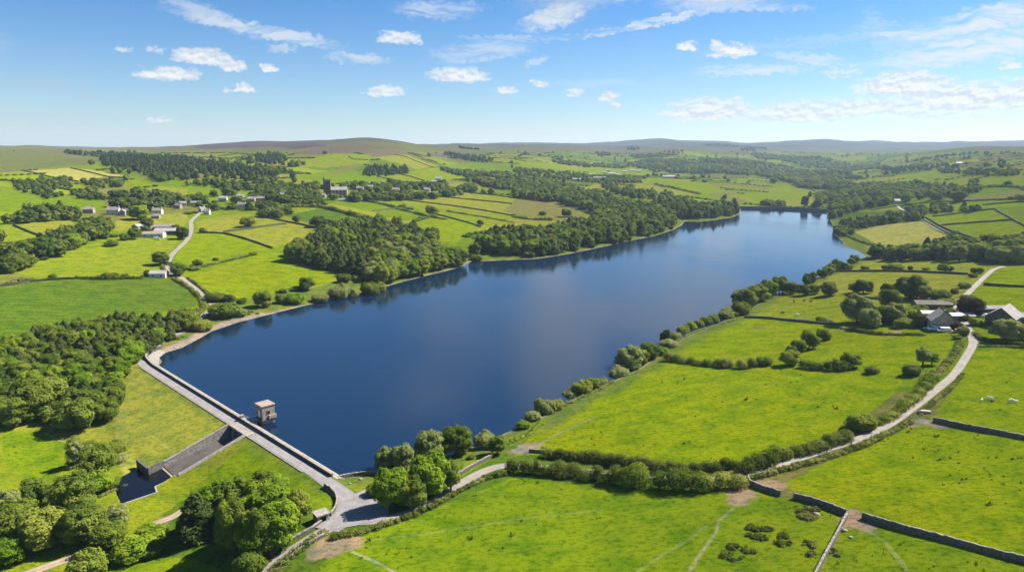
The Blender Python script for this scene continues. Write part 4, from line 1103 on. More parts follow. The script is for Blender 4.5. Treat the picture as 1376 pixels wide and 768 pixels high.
wood([(1128,303),(1160,298),(1206,292),(1242,288),(1240,296),(1180,303),(1150,309),(1132,310)], 9, 8.5, .8, .45, 'broadleaf tree in the young plantation above the yellow field', 'broadleaf trees of the young plantation', seed=14)
wood([(1114,308),(1128,304),(1134,310),(1150,312),(1140,318),(1124,318)], 8, 7, 1.05, 0, 'broadleaf tree in the scrub at the lake end', 'broadleaf trees in the lake end scrub', mats=('leaf', 'leaf_pale'), seed=15)
wood([(0,372),(0,346),(60,330),(95,314),(140,304),(152,308),(130,322),(90,340),(40,362)], 11, 12, .95, .05, 'broadleaf tree in the belt of wood on the far left', 'broadleaf trees of the far left belt', seed=17)
wood([(4,302),(22,294),(75,284),(100,288),(104,296),(60,299)], 11, 12, .9, .05, 'broadleaf tree in the upper belt of wood on the far left', 'broadleaf trees of the upper far left belt', seed=18)
# farther woods read as masses
def far(px, spacing, h, wf, pine, label, name='distant_wood', seed=1): wood(px, spacing, h, wf, pine, label, '', False, name=name, seed=seed)
far([(690,258),(730,250),(800,262),(850,277),(905,286),(900,300),(860,300),(800,303),(800,293),(790,284),(745,272),(690,266)], 12, 14, .85, .12, 'broad wood wrapping the olive field above the lake', seed=20)
far([(632,246),(690,240),(735,246),(780,256),(760,262),(700,256),(660,254)], 14, 13, .9, .1, 'wood above the olive field running toward the village', seed=21)
far([(72,204),(110,206),(170,208),(205,212),(270,216),(344,230),(380,240),(340,246),(290,240),(250,243),(200,236),(140,225),(134,218),(150,212),(110,209)], 15, 14, .55, .97, 'dark conifer plantation along the upper left hillside', 'conifer_plantation', seed=22)
far([(200,236),(250,243),(344,252),(344,258),(300,254),(250,250),(205,244)], 14, 11, .95, 0, 'broadleaf fringe below the hillside conifer plantation', seed=23)
far([(17,245),(60,240),(95,240),(102,258),(66,268),(20,256)], 13, 7, 1.0, .1, 'scrubby wood on the left slope below the yellow fields', seed=24)
far([(100,258),(130,262),(134,270),(115,270),(96,262)], 13, 8, 1.0, 0, 'scrub trailing down from the left slope wood', seed=25)
far([(104,246),(135,244),(165,246),(165,252),(130,254)], 13, 9, 1.0, .1, 'small wood beside the upper yellow field', seed=26)
far([(344,210),(376,208),(386,216),(372,223),(345,218)], 14, 13, .6, .9, 'square conifer block on the left hill', 'conifer_plantation', seed=27)
far([(344,226),(384,232),(400,246),(344,250)], 14, 12, .9, .3, 'wooded gully left of the church', seed=28)
far([(486,233),(500,226),(545,227),(548,233),(520,237),(490,237)], 13, 14, .6, .8, 'dark oval clump of trees on the hill above the church', 'conifer_plantation', seed=29)
far([(597,206),(640,211),(666,216),(650,219),(600,211)], 17, 14, .6, .9, 'narrow conifer strip on the middle hill', 'conifer_plantation', seed=30)
far([(617,198),(645,200.5),(645,201.5),(617,199.5)], 22, 14, .6, .9, 'small dark conifer strip on the skyline', 'conifer_plantation', seed=31)
far([(590,228),(640,232),(684,235),(680,239),(620,237)], 14, 11, .9, .1, 'line of trees right of the hill clump', seed=32)
far([(378,222),(395,219),(410,222),(400,225)], 14, 10, .9, .3, 'little clump on the hillside left of the church', seed=33)
far([(345,258),(430,262),(436,270),(380,274),(345,270)], 12, 11, .95, .05, 'trees of the village left of the church', seed=34)
far([(445,262),(500,264),(560,262),(610,258),(640,250),(640,258),(600,266),(530,270),(480,272),(444,270)], 12, 11, .98, .05, 'trees of the village right of the church', seed=35)
far([(345,250),(400,252),(438,252),(500,250),(560,250),(600,246),(600,256),(500,260),(440,258),(345,262)], 15, 11, .95, .05, 'tree belt behind the village', seed=36)
far([(130,266),(200,262),(255,266),(300,262),(345,262),(345,276),(300,272),(255,280),(205,284),(175,282),(135,276)], 14, 11, .98, .05, 'trees among the scattered houses on the left', seed=37)
far([(345,276),(372,278),(380,292),(350,292)], 10, 9, .95, 0, 'trees at the village edge below the cottages', seed=38)
far([(385,270),(430,272),(440,277),(400,278)], 10, 8, .95, 0, 'garden trees in front of the village cottages', seed=39)
# the far valley
far([(690,226),(745,232),(790,236),(860,240),(860,246),(800,246),(740,240),(690,234)], 17, 10, .98, .05, 'trees about the distant village in the valley', seed=40)
far([(808,248),(850,256),(900,266),(940,276),(905,280),(860,270),(812,256)], 14, 13, .8, .3, 'wood running down to the point beyond the second wood', seed=41)
far([(838,222),(880,216),(960,214),(1010,218),(1060,226),(1130,232),(1160,240),(1100,243),(1020,238),(950,234),(880,232)], 22, 13, .95, .15, 'broad dark woods across the middle of the valley', seed=42)
far([(1010,206),(1060,210),(1120,216),(1190,222),(1200,230),(1130,228),(1060,218),(1010,211)], 26, 13, .95, .2, 'woods up the side valley in the distance', seed=43)
far([(1036,232),(1100,242),(1160,250),(1200,252),(1240,262),(1220,272),(1160,282),(1128,292),(1112,300),(1112,284),(1130,264),(1090,254),(1046,242)], 15, 13, .95, .1, 'large wood closing the head of the lake', seed=44)
far([(1180,252),(1230,248),(1296,258),(1302,266),(1240,270),(1190,262)], 15, 12, .95, .1, 'wood on the right slope above the head of the lake', seed=45)
far([(1300,246),(1316,250),(1316,262),(1300,262)], 14, 12, .9, .1, 'clump at the end of the right slope wood', seed=46)
far([(1262,228),(1300,230),(1376,232),(1376,237),(1320,236),(1262,234)], 18, 11, .95, .3, 'tree belt across the fields on the right', seed=47)
far([(1188,232),(1210,226),(1300,220),(1300,224),(1230,230),(1190,236)], 24, 12, .8, .6, 'dark belt of trees on the distant right', 'conifer_plantation', seed=48)
far([(1212,216),(1330,204.5),(1330,206.5),(1240,216),(1214,219)], 30, 13, .7, .8, 'dark plantation along the right skyline spur', 'conifer_plantation', seed=49)
far([(946,194.5),(1030,198.5),(1030,201.5),(946,197)], 34, 15, .6, .95, 'long dark plantation on the far hill', 'conifer_plantation', seed=50)
far([(994,200),(1016,200.5),(1016,204),(994,203)], 32, 15, .6, .95, 'small dark plantation under the long one on the far hill', 'conifer_plantation', seed=51)
far([(843,198.5),(859,198.5),(859,202),(843,202)], 30, 15, .6, .95, 'small plantation far up the middle moor', 'conifer_plantation', seed=52)
far([(801,206),(820,206),(820,210),(801,210)], 26, 14, .6, .95, 'small square plantation above the distant village', 'conifer_plantation', seed=53)
far([(848,208),(880,207),(918,203),(920,206),(885,213),(850,213)], 26, 12, .9, .3, 'distant wood trailing up the middle moor', seed=54)
far([(1218,284),(1226,280),(1264,282),(1262,287),(1230,289)], 11, 8, .95, 0, 'dense copse beside the walled fields', seed=55)
far([(1244,276),(1280,279),(1318,280),(1316,285),(1270,285),(1250,283)], 11, 8, .95, .1, 'long copse below the round tree on the right', seed=56)
far([(1030,272),(1054,274),(1054,279),(1030,278)], 10, 9, .8, .3, 'trees at the left end of the far dam', seed=57)
far([(744,214),(800,220),(840,222),(840,226),(790,225),(744,219)], 24, 11, .95, .1, 'broken tree line above the distant village', seed=58)
far([(1096,262),(1128,258),(1130,266),(1108,274),(1098,276)], 12, 10, .95, .1, 'trees right of the far dam', seed=59)

# trees dotted along the hedges of the distant fields
HEDGE_LINES = []
g = np.random.default_rng(77)
inpoly = lambda x, y: np.any([inside(w, x, y) for w in FPOLY], axis=0)
UV = []
for k_ in range(11, NROW - 1):
    v = (k_ - 10) * ROWH
    us = np.arange(-4500, 4500, 9.0); UV.append(np.stack([us, np.full(len(us), v), np.full(len(us), g.random())], 1))
    for u in ROWCUT[k_]:
        vv = np.arange(v, v + ROWH, 9.0); UV.append(np.stack([np.full(len(vv), u), vv, np.full(len(vv), g.random())], 1))
UV = np.concatenate(UV); UV = UV[(np.hypot(UV[:, 0], UV[:, 1]) < 5400) & (np.hypot(UV[:, 0], UV[:, 1]) > 300)]
x = UV[:, 0] * math.cos(FIELD_ROT) + UV[:, 1] * math.sin(FIELD_ROT); y = -UV[:, 0] * math.sin(FIELD_ROT) + UV[:, 1] * math.cos(FIELD_ROT)
UV = UV[np.abs(np.arctan2(x, y)) < .85]
x = UV[:, 0] * math.cos(FIELD_ROT) + UV[:, 1] * math.sin(FIELD_ROT); y = -UV[:, 0] * math.sin(FIELD_ROT) + UV[:, 1] * math.cos(FIELD_ROT)
for _ in range(6):
    uu, vv = strip_uv(x, y); du, dv = UV[:, 0] - uu, UV[:, 1] - vv
    x = x + du * math.cos(FIELD_ROT) + dv * math.sin(FIELD_ROT); y = y - du * math.sin(FIELD_ROT) + dv * math.cos(FIELD_ROT)
dots = np.stack([x, y, UV[:, 2]], 1)
r_ = np.hypot(dots[:, 0], dots[:, 1]); th_ = np.arctan2(dots[:, 0], dots[:, 1])
ok = (r_ > 420) & (r_ < 5200) & (np.abs(th_) < .72) & (dots[:, 1] > 0)
dots = dots[ok]
zz = hz(dots[:, 0], dots[:, 1])
ok = (zz < 92) & ~inside(LAKE, dots[:, 0], dots[:, 1]) & (segdist(LAKE, dots[:, 0], dots[:, 1]) > 25) & ~inpoly(dots[:, 0], dots[:, 1])
dots = dots[ok]
r_ = np.hypot(dots[:, 0], dots[:, 1])
hedge_pts = dots[(g.random(len(dots)) < np.clip(1600 / r_, .25, 1)) & (dots[:, 2] < .8)]
sel = g.random(len(dots)) < .055 * np.clip(1800 / r_, .3, 1)
tree_pts = dots[sel] + np.concatenate([g.uniform(-3, 3, (sel.sum(), 2)), np.zeros((sel.sum(), 1))], 1)
print('hedge pts', len(hedge_pts), 'hedge trees', len(tree_pts), 'plants', len(PLANTS), 'far', sum(len(s[2]) for s in STUFF))

# the largest 300 of each kind are objects, the rest of a kind is one mass
by = {}
for p in PLANTS:
    z = float(hz(p['x'], p['y'])); d_ = math.sqrt(p['x'] ** 2 + p['y'] ** 2 + (CAMZ - z) ** 2)
    p['app'] = p['h'] * p['w'] / d_ ** 2 + (10 if p['always'] else 0)
    by.setdefault(NAME[p['key']], []).append(p)
REST = []
for nm, lst in by.items():
    lst.sort(key=lambda p: -p['app'])
    for p in lst[:300]: put_plant(p)
    REST += [(nm, p) for p in lst[300:]]
    print(nm, len(lst))

# low detail plants merged into one mesh
LOD = {}
def lod(kind, level, v):
    kk = (kind, level, v)
    if kk not in LOD:
        g = np.random.default_rng(v * 13 + level)
        n, s = {0: (620, 1.25), 1: (260, 1.9), 2: (80, 3.0), 3: (26, 4.6)}[level]
        if kind == 'pine': d = leafy(pine_lobes(g, 10, 5.6), n, s * .8, g, core=.85 if level < 3 else 0, jit=.5) if level < 2 else leafy([(0, 0, 3.6, 2.2, 2.2, 3.4), (0, 0, 7.0, 1.2, 1.2, 3.0)], n, s * .7, g, core=.9)
        elif level < 2: d = leafy(crown_lobes(g, 10, 9.6, 9, .02, 1.0, (.22, .34)), n, s, g)
        else: d = leafy([(0, 0, 4.8, 4.2, 4.2, 4.6), (1.8, .8, 5.6, 2.6, 2.6, 3.2), (-1.6, -1.2, 5.8, 2.6, 2.6, 3.4)], n, s, g, core=.92)
        LOD[kk] = d
    return LOD[kk]
def mass(name, label, items, mat, kind='stuff', cat='wood'):
    """items: (x, y, h, w, kind, level)"""
    Vs, Qs, Ts, TT_, HH = [], [], [], [], []; n = 0; g = np.random.default_rng(len(items) + 5)
    for x, y, h, w, kd, lv in items:
        V, Q, T3, tint, hue = lod(kd, lv, int(g.integers(3)))
        a = g.uniform(0, 6.283); c_, s_ = math.cos(a), math.sin(a); sw = w / (5.6 if kd == 'pine' else 9.6); sh = h / 10
        R_ = np.stack([(V[:, 0] * c_ - V[:, 1] * s_) * sw + x, (V[:, 0] * s_ + V[:, 1] * c_) * sw + y, V[:, 2] * sh + float(hz(x, y)) - .3], 1)
        Vs.append(R_); Qs.append(Q + n); Ts.append(T3 + n); n += len(V)
        TT_.append(np.clip(tint * .6 + g.uniform(0, .4), 0, 1)); HH.append(hue * .3 + (g.uniform(0, .95)))
    if not Vs: return
    me = np_mesh(name, np.concatenate(Vs), [np.concatenate(Qs), np.concatenate(Ts)], mat)
    attr(me, 'tint', np.concatenate(TT_)); attr(me, 'hue', np.concatenate(HH))
    return tag(obj(name, me), label, cat, kind=kind)
def level(x, y):
    r = math.hypot(x, y); return 0 if r < 620 else 1 if r < 1050 else 2 if r < 2000 else 3
M['far_leaf'] = leaf_mat('distant_leaves', (0.032, 0.060, 0.012), (0.118, 0.162, 0.026), (0.185, 0.21, 0.038), .28, False)
M['far_pine'] = leaf_mat('distant_needles', (0.026, 0.046, 0.014), (0.066, 0.094, 0.026), (0.09, 0.112, 0.032), .22, False)
for nm, lab, lim in (('broadleaf_tree', 'farther broadleaf trees of the lakeside woods seen as one mass', 'far_leaf'), ('pine_tree', 'farther conifers of the lakeside woods seen as one mass', 'far_pine')):
    mass('lakeside_woods' if nm == 'broadleaf_tree' else 'lakeside_conifers', lab, [(p['x'], p['y'], p['h'], p['w'], 'pine' if nm == 'pine_tree' else 'b', level(p['x'], p['y'])) for n_, p in REST if n_ == nm], M[lim])
gs = np.random.default_rng(9)
for name, label, pts, h, wf, pine, rnd in STUFF:
    its = []; h = h * (.66 if 'plantation' in name else .86)
    for (x, y), q in zip(pts, rnd):
        ip = q < pine; hh = h * gs.uniform(.75, 1.25)
        its.append((x, y, hh * (1.1 if ip else 1), hh * (.80 if ip else wf * 1.1) * gs.uniform(.9, 1.25) * (1.3 if level(x, y) == 3 else 1), 'pine' if ip else 'b', level(x, y)))
    mass(name, label, its, M['far_pine'] if pine > .5 else M['far_leaf'], cat='plantation' if 'plantation' in name else 'wood')
mass('distant_hedgerows', 'hedgerows dividing the distant fields', [(x, y, gs.uniform(2.0, 3.4), gs.uniform(7, 10), 'b', 2 if math.hypot(x, y) < 900 else 3) for x, y, _ in hedge_pts], M['far_leaf'], cat='hedges')
mass('distant_field_trees', 'countless trees dotted along the hedgerows of the distant fields', [(x, y, gs.uniform(7, 12), gs.uniform(8, 13), 'b', max(1, level(x, y))) for x, y, _ in tree_pts], M['far_leaf'], cat='trees')
M['far_wall'] = stone_mat('mossy_dark_wall', (0.035, 0.042, 0.018), (0.085, 0.085, 0.05), 1.0, .5)
# ------------------------------------------------------------------ hedges and drystone walls
def centre(w): return np.asarray(w).mean(0)
def hedge(px, h, wid, label, mat='hedge', group=None, gaps=0.0, world=False):
    w = np.asarray(px, float) if world else P(px); d0 = np.hypot(*w.mean(0))
    g = np.random.default_rng(int(abs(w[0, 0] * 13 + w[0, 1] * 7)) % 99991)
    c = catmull(w, max(1.0, wid * .42)); o_ = c.mean(0); zo = float(hz(*o_))
    lob = []
    big = 1 + .25 * np.sin(np.arange(len(c)) * wid * .42 / 5.0 + g.uniform(0, 6)) 
    for i, (x, y) in enumerate(c):
        if g.random() < gaps: continue
        hh = h * g.uniform(.70, 1.2) * big[i]; ww = wid * .5 * g.uniform(.75, 1.2)
        x += g.uniform(-.16, .16) * wid; y += g.uniform(-.16, .16) * wid
        lob.append((x - o_[0], y - o_[1], float(hz(x, y)) - zo + hh * .45, ww, ww, hh * .55))
    L = len(lob); size = min(max(.38, d0 / 620), h * .5)
    n = int(min(26000, L * max(30, 4.6 * wid * h / size ** 2)))
    V, Q, T3, tint, hue = leafy_line(np.array(lob), n, size, g)
    me = np_mesh('hedge', V, [Q, T3], M[mat]); attr(me, 'tint', tint); attr(me, 'hue', hue)
    o = obj('hedge', me); o.location = (o_[0], o_[1], zo)
    return tag(o, label, 'hedge', group)
def leafy_line(L, n, size, g):
    """like leafy() but only neighbouring lumps hide one another"""
    nl = len(L); i = g.integers(nl, size=n); d = g.normal(size=(n, 3)); d /= np.linalg.norm(d, axis=1)[:, None]
    d[:, 2] = np.where(d[:, 2] < -.6, -d[:, 2], d[:, 2])
    q = L[i, :3] + d * L[i, 3:6] * g.uniform(.82, 1.12, n)[:, None]
    ok = np.ones(n, bool)
    for s in (-2, -1, 1, 2):
        j = np.clip(i + s, 0, nl - 1); e = (q - L[j, :3]) / L[j, 3:6]; ok &= ((e * e).sum(1) > .6) | (j == i)
    q, d, i = q[ok], d[ok], i[ok]
    d = d + g.normal(size=d.shape) * .42 + np.array([0, 0, .4]); d /= np.linalg.norm(d, axis=1)[:, None]
    a = np.cross(d, g.normal(size=d.shape)); a /= np.linalg.norm(a, axis=1)[:, None]; b = np.cross(d, a)
    s = size * g.uniform(.6, 1.35, len(q))[:, None]
    V = np.stack([q - a * s * .5, q - b * s * .4, q + a * s * .5, q + b * s * .4], 1).reshape(-1, 3); Q = np.arange(len(V)).reshape(-1, 4)
    lt = g.uniform(.1, .8, nl); lh = np.repeat(g.uniform(0, .9, nl // 4 + 1), 4)[:nl]
    T = np.repeat(np.clip(lt[i] * .7 + g.uniform(0, .35, len(q)), 0, 1), 4); H = np.repeat(lh[i], 4)
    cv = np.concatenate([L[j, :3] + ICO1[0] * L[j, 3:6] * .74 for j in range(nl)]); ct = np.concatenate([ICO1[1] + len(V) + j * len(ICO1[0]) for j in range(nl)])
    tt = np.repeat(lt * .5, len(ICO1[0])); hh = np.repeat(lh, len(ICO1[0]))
    return np.concatenate([V, cv]), Q, ct, np.concatenate([T, tt]), np.concatenate([H, hh])

def drystone(px, h, label, thick=.62, group=None, mat='wall', coping=True, world=False, name='drystone_wall'):
    w = np.asarray(px, float) if world else P(px); d0 = np.hypot(*w.mean(0))
    step = max(.55, d0 / 600); g = np.random.default_rng(int(abs(w[0, 0] * 17 + w[0, 1] * 5)) % 99991)
    c = catmull(w, step); t = np.gradient(c, axis=0); t /= np.linalg.norm(t, axis=1)[:, None] + 1e-9; nr = np.stack([t[:, 1], -t[:, 0]], 1)
    o_ = c.mean(0); zo = float(hz(*o_)); mb = MB(); cp = MB(); ra, rb = [], []
    for i in range(len(c)):
        z = float(hz(*c[i])) - zo; hh = h * (1 + g.uniform(-.06, .06) + .07 * math.sin(i * step / 4.3)); x, y = c[i] - o_
        w0, w1 = thick * .5 * g.uniform(.94, 1.08), thick * .36 * g.uniform(.92, 1.1); n = nr[i]
        ra.append([(x - n[0] * w0, y - n[1] * w0, z - .3), (x + n[0] * w0, y + n[1] * w0, z - .3), (x + n[0] * w1, y + n[1] * w1, z + hh), (x - n[0] * w1, y - n[1] * w1, z + hh)])
        ch = .20 * g.uniform(.5, 1.35); w2 = w1 * g.uniform(.9, 1.25)
        rb.append([(x - n[0] * w2, y - n[1] * w2, z + hh + .004), (x + n[0] * w2, y + n[1] * w2, z + hh + .004), (x + n[0] * w2 * .7, y + n[1] * w2 * .7, z + hh + ch), (x - n[0] * w2 * .7, y - n[1] * w2 * .7, z + hh + ch)])
    o = mb.loft(ra).build(name, M[mat]); o.location = (o_[0], o_[1], zo)
    if coping: cp.loft(rb).build('coping', M['coping'] if mat != 'wall' else M['stone'], o)
    return tag(o, label, 'wall', group)

for px, h, lab in [
 ([(1005,645),(1008,651),(1018,656),(1030,660),(1049,666)], 1.25, 'short curved drystone wall at the bare gateway beside the lane'),
 ([(1066,669),(1085,674),(1110,682),(1137,692)], 1.35, 'dark straight drystone wall between the two field gaps'),
 ([(1138,694),(1129,711),(1120,728),(1107,751),(1090,785)], 1.2, 'pale sunlit drystone wall running down to the bottom edge'),
 ([(1158,696),(1190,706),(1230,717),(1270,727),(1310,738),(1350,749),(1420,768)], 1.35, 'long dark drystone wall across the bottom right corner'),
 ([(1254,566),(1280,572),(1310,578),(1345,584),(1376,590),(1430,600)], 1.35, 'dark drystone wall dividing the sheep pasture from the next field'),
 ([(456,643),(480,639),(505,638),(522,636)], 1.1, 'stone wall along the water above the parking area'),
 ([(598,648),(620,637),(640,625),(663,613)], 1.1, 'low stone wall between the lane and the lakeside lawn'),
 ([(628,606),(645,604),(660,604)], 1.0, 'short shore wall beyond the lakeside lawn'),
 ([(436,653),(446,660),(452,669),(452,680),(444,693)], .9, 'low curved stone wall round the grass at the dam end'),
 ([(432,702),(418,712),(400,722),(382,733),(362,748)], .8, 'tumbled low wall between the roadside clump and the lane'),
 ([(436,720),(420,729),(404,739),(392,750)], .8, 'short stone bank between the lane and the bare earth'),
 ([(33,754),(50,748),(72,743)], .8, 'fragment of ruined wall in the bottom left'),
 ([(711,607),(725,608),(736,608)], .9, 'short wall fragment at the end of the double hedge'),
 ([(1000,427),(1030,428),(1060,431),(1092,434),(1128,437)], 1.25, 'drystone wall below the cattle pasture'),
 ([(1140,399),(1165,401),(1190,403)], 1.2, 'dark wall under the twin trees above the grove'),
]: drystone(px, h, lab, coping=h > .5)
FARW = 'drystone walls and dark hedge lines of the middle distance'
for px, lab in [
 ([(344,288),(390,299),(450,312)], 'straight dark wall slanting past three round trees below the village'),
 ([(270,313),(300,314),(322,319),(344,326),(366,334)], 'wall leaving the village lane toward the bright left field'),
 ([(300,312),(345,306),(385,301)], 'short wall climbing toward the village cottages'),
 ([(646,305),(620,297),(598,291),(576,286)], 'dark hedge wall along the bright field above the first wood'),
 ([(531,268),(570,272),(610,277),(650,283),(690,290)], 'long wall under the yellow strips right of the village'),
 ([(540,262),(580,264),(630,268),(688,274)], 'wall between the yellow strips right of the village'),
 ([(600,257),(640,260),(690,266)], 'highest wall of the yellow strips right of the village'),
 ([(494,270),(515,274),(531,278),(556,282)], 'wall joining the village to the field hedge'),
 ([(502,284),(525,281),(556,279)], 'faint wall across the green field right of the village'),
 ([(506,237),(530,242),(545,246)], 'dark wall below the oval hill clump'),
 ([(534,233),(550,237),(570,243)], 'dark wall to the right under the oval hill clump'),
 ([(530,208),(545,211),(560,217),(582,225)], 'wall curving over the hill above the oval clump'),
 ([(468,210),(476,214),(495,215)], 'wall hooking across the brown hill top'),
 ([(30,229),(60,236),(105,244)], 'wall under the straw coloured hill field'),
 ([(95,226),(118,231),(150,238),(172,240)], 'wall between the two straw coloured hill fields'),
 ([(183,253),(195,257),(210,263)], 'short wall beside the small yellow field'),
 ([(18,303),(35,310),(56,318)], 'wall slanting down to the far left wood'),
 ([(1240,296),(1262,308),(1282,317),(1300,325)], 'dark wall on the near side of the hillside lane'),
 ([(1244,292),(1262,303),(1290,314),(1310,321)], 'dark wall on the far side of the hillside lane'),
 ([(1253,291),(1280,288),(1310,284),(1337,281)], 'wall along the top of the walled fields on the right'),
 ([(1264,303),(1290,301),(1330,298),(1362,296)], 'wall across the middle of the walled fields on the right'),
 ([(1337,281),(1350,289),(1362,296),(1382,306)], 'wall slanting to the right edge through the walled fields'),
 ([(1216,275),(1260,272),(1310,270),(1400,268)], 'upper wall crossing the right hand slope'),
 ([(1320,276),(1350,273),(1400,271)], 'wall near the single tree at the right edge'),
 ([(1170,283),(1200,278),(1230,275)], 'wall above the copse on the right slope'),
 ([(1060,247),(1075,252),(1095,257)], 'wall through the green fields behind the far dam'),
 ([(1120,365),(1160,365),(1200,365),(1240,366),(1300,369)], 'low wall under the bushes of the field line'),
 ([(1322,383),(1350,385),(1410,388)], 'dark hedge wall between the two fields right of the hill lane'),
 ([(0,385),(25,382),(50,378),(100,375)], 'dark boundary along the top of the big green field'),
]: drystone(px, 1.6, lab, 1.1, FARW, coping=False, mat='far_wall')

for px, h, w, lab, mat in [
 ([(738,613),(770,617),(800,620),(830,625),(868,629)], 3.2, 4.2, 'tall dark hedge, left part of the upper row of the double hedge', 'hedge'),
 ([(872,632),(900,634),(930,633),(960,631),(984,628)], 3.0, 4.0, 'tall dark hedge, right part of the upper row of the double hedge', 'hedge'),
 ([(684,633),(710,636),(740,638),(756,640)], 3.3, 4.0, 'low start of the lower row of the double hedge', 'hedge'),
 ([(750,636),(775,640),(800,645),(826,648)], 4.2, 5.0, 'bushy lower hedge left of the bright hedge bush', 'hedge'),
 ([(838,652),(850,653),(860,651)], 4.8, 6.0, 'single bright rounded bush in the lower row of the double hedge', 'leaf'),
 ([(890,656),(920,658),(955,657),(992,652)], 4.4, 5.4, 'dense lower hedge ending at the bare gateway', 'leaf'),
 ([(1003,632),(1018,629),(1034,624)], 4.2, 5.0, 'first lump of the tall hedge above the lane right of the gateway', 'hedge'),
 ([(1040,620),(1060,614),(1085,608),(1110,600),(1138,590)], 3.8, 4.6, 'long tall hedge above the lane, flowering on top', 'hedge'),
 ([(1010,644),(1035,637),(1065,629),(1100,619),(1140,607),(1170,595),(1200,580),(1222,568)], 1.3, 2.4, 'low hedge along the lower side of the field lane', 'hedge'),
 ([(1236,556),(1255,541),(1275,524),(1293,504)], .9, 1.8, 'ragged low hedge on the field side of the climbing lane', 'hedge'),
 ([(1168,574),(1185,567),(1204,556),(1216,547)], 2.3, 4.0, 'round topped hedge on the upper side of the lane', 'leaf'),
 ([(1218,545),(1230,534),(1243,522),(1250,510)], 2.6, 4.4, 'leafy hedge below the thin open trees', 'leaf'),
 ([(1258,505),(1272,490),(1284,474),(1290,460)], 1.4, 3.0, 'scrubby verge hedge climbing to the farm', 'hedge'),
 ([(898,484),(908,486),(920,487)], 3.4, 5.0, 'short bushy hedge nearest the shore', 'hedge'),
 ([(928,488),(950,491),(975,493),(1000,494),(1012,492)], 3.2, 4.6, 'long dark hedge between the two shore pastures', 'hedge'),
 ([(1081,494),(1095,496),(1110,497),(1132,498)], 3.4, 4.8, 'dark hedge in the middle of the right pasture', 'hedge'),
 ([(1128,440),(1150,445),(1180,449),(1210,450),(1240,450)], 1.4, 3.2, 'low hedge in shade along the front of the farm grove', 'hedge'),
 ([(1310,448),(1316,455),(1330,460),(1350,462),(1390,464)], 1.5, 2.4, 'clipped dark hedge round the farm lawn', 'hedge'),
 ([(1318,466),(1345,466),(1400,470)], 1.0, 2.0, 'dark hedge on the lower side of the side lane', 'hedge'),
 ([(1316,436),(1330,438),(1342,437)], 1.3, 2.0, 'clipped hedge between the farm lawn and the barn', 'hedge'),
 ([(1264,400),(1280,403)], 2.0, 4.0, 'hedge behind the long farm shed', 'hedge'),
 ([(448,724),(470,718),(492,714),(512,708)], 1.5, 2.6, 'low dark hedge starting at the bare gateway by the junction', 'hedge'),
 ([(516,706),(545,697),(575,684),(602,669),(628,655),(652,644),(676,638)], 1.3, 2.2, 'low hedge following the lower side of the main lane', 'hedge'),
 ([(436,716),(415,729),(395,744),(378,758)], 1.1, 2.4, 'low hedge on the lower side of the lane near the bottom edge', 'hedge'),
 ([(232,374),(246,382),(260,392),(270,404),(272,416),(262,426)], 1.8, 3.2, 'dark hedge curving round the corner of the big green field', 'hedge'),
 ([(252,374),(266,384),(280,396),(288,404)], 1.4, 2.4, 'dark hedge on the lake side of the village lane', 'hedge'),
 ([(268,418),(250,420),(232,420)], 2.0, 3.4, 'hedge between the big green field and the wood', 'hedge'),
 ([(104,374),(130,375),(160,375),(190,374)], 2.2, 4.0, 'bushy hedge along the top of the big green field', 'hedge'),
 ([(12,383),(30,379),(46,378)], 2.6, 4.5, 'bushy hedge at the left edge above the big green field', 'hedge'),
 ([(250,362),(280,357),(310,350),(344,342)], 1.6, 3.0, 'dotted hedge between the two left fields', 'hedge'),
 ([(218,352),(219,362),(224,368)], 1.6, 3.0, 'dark hedge on the outer bend of the village lane', 'hedge'),
 ([(375,281),(400,278),(430,279),(450,283),(480,291),(505,298),(528,303)], 4.0, 7.0, 'tall hedge of trees stepping down from the village', 'leaf'),
 ([(531,280),(555,286),(575,291),(598,295)], 2.6, 5.0, 'hedge with trees crossing below the village', 'leaf'),
 ([(494,271),(510,274),(531,279)], 2.6, 5.0, 'bushy hedge beside the village churchyard', 'leaf'),
 ([(558,298),(570,294),(582,291)], 3.4, 7.0, 'tree hedge above the bright field', 'leaf'),
 ([(602,284),(625,288),(650,292),(690,299)], 1.6, 4.0, 'thin hedge below the yellow strips', 'hedge'),
 ([(690,292),(715,295),(740,296)], 3.2, 6.0, 'hedge at the lower edge of the olive field', 'leaf'),
 ([(1125,312),(1140,318),(1160,326),(1180,331)], 1.8, 3.6, 'scrubby hedge at the lower edge of the yellow field', 'hedge'),
 ([(880,248),(910,254),(940,261)], 3.4, 7.0, 'hedge winding through the far green fields', 'leaf'),
 ([(1246,252),(1290,252),(1376,252)], 3.0, 6.0, 'tree hedge across the upper right fields', 'leaf'),
 ([(96,566),(98,580),(92,600)], 1.6, 3.6, 'rough hedge between the small pasture and the dam foot', 'hedge'),
 ([(120,645),(138,637),(155,629),(168,622)], .8, 2.0, 'grassy bank line along the foot of the dam', 'hedge'),
 ([(668,600),(690,592),(712,582),(728,568)], .8, 2.6, 'tall weeds along the edge of the shore path', 'leaf_bright'),
 ([(758,545),(775,537),(790,530),(806,523),(822,514)], 1.0, 2.2, 'low scrub joining the bushes of the right shore', 'leaf_pale'),
 ([(893,470),(905,460),(920,452),(940,444),(970,435),(990,430)], .9, 2.0, 'low scrub under the neat shoreline row', 'leaf_pale'),
]: hedge(px, h, w, lab, mat)
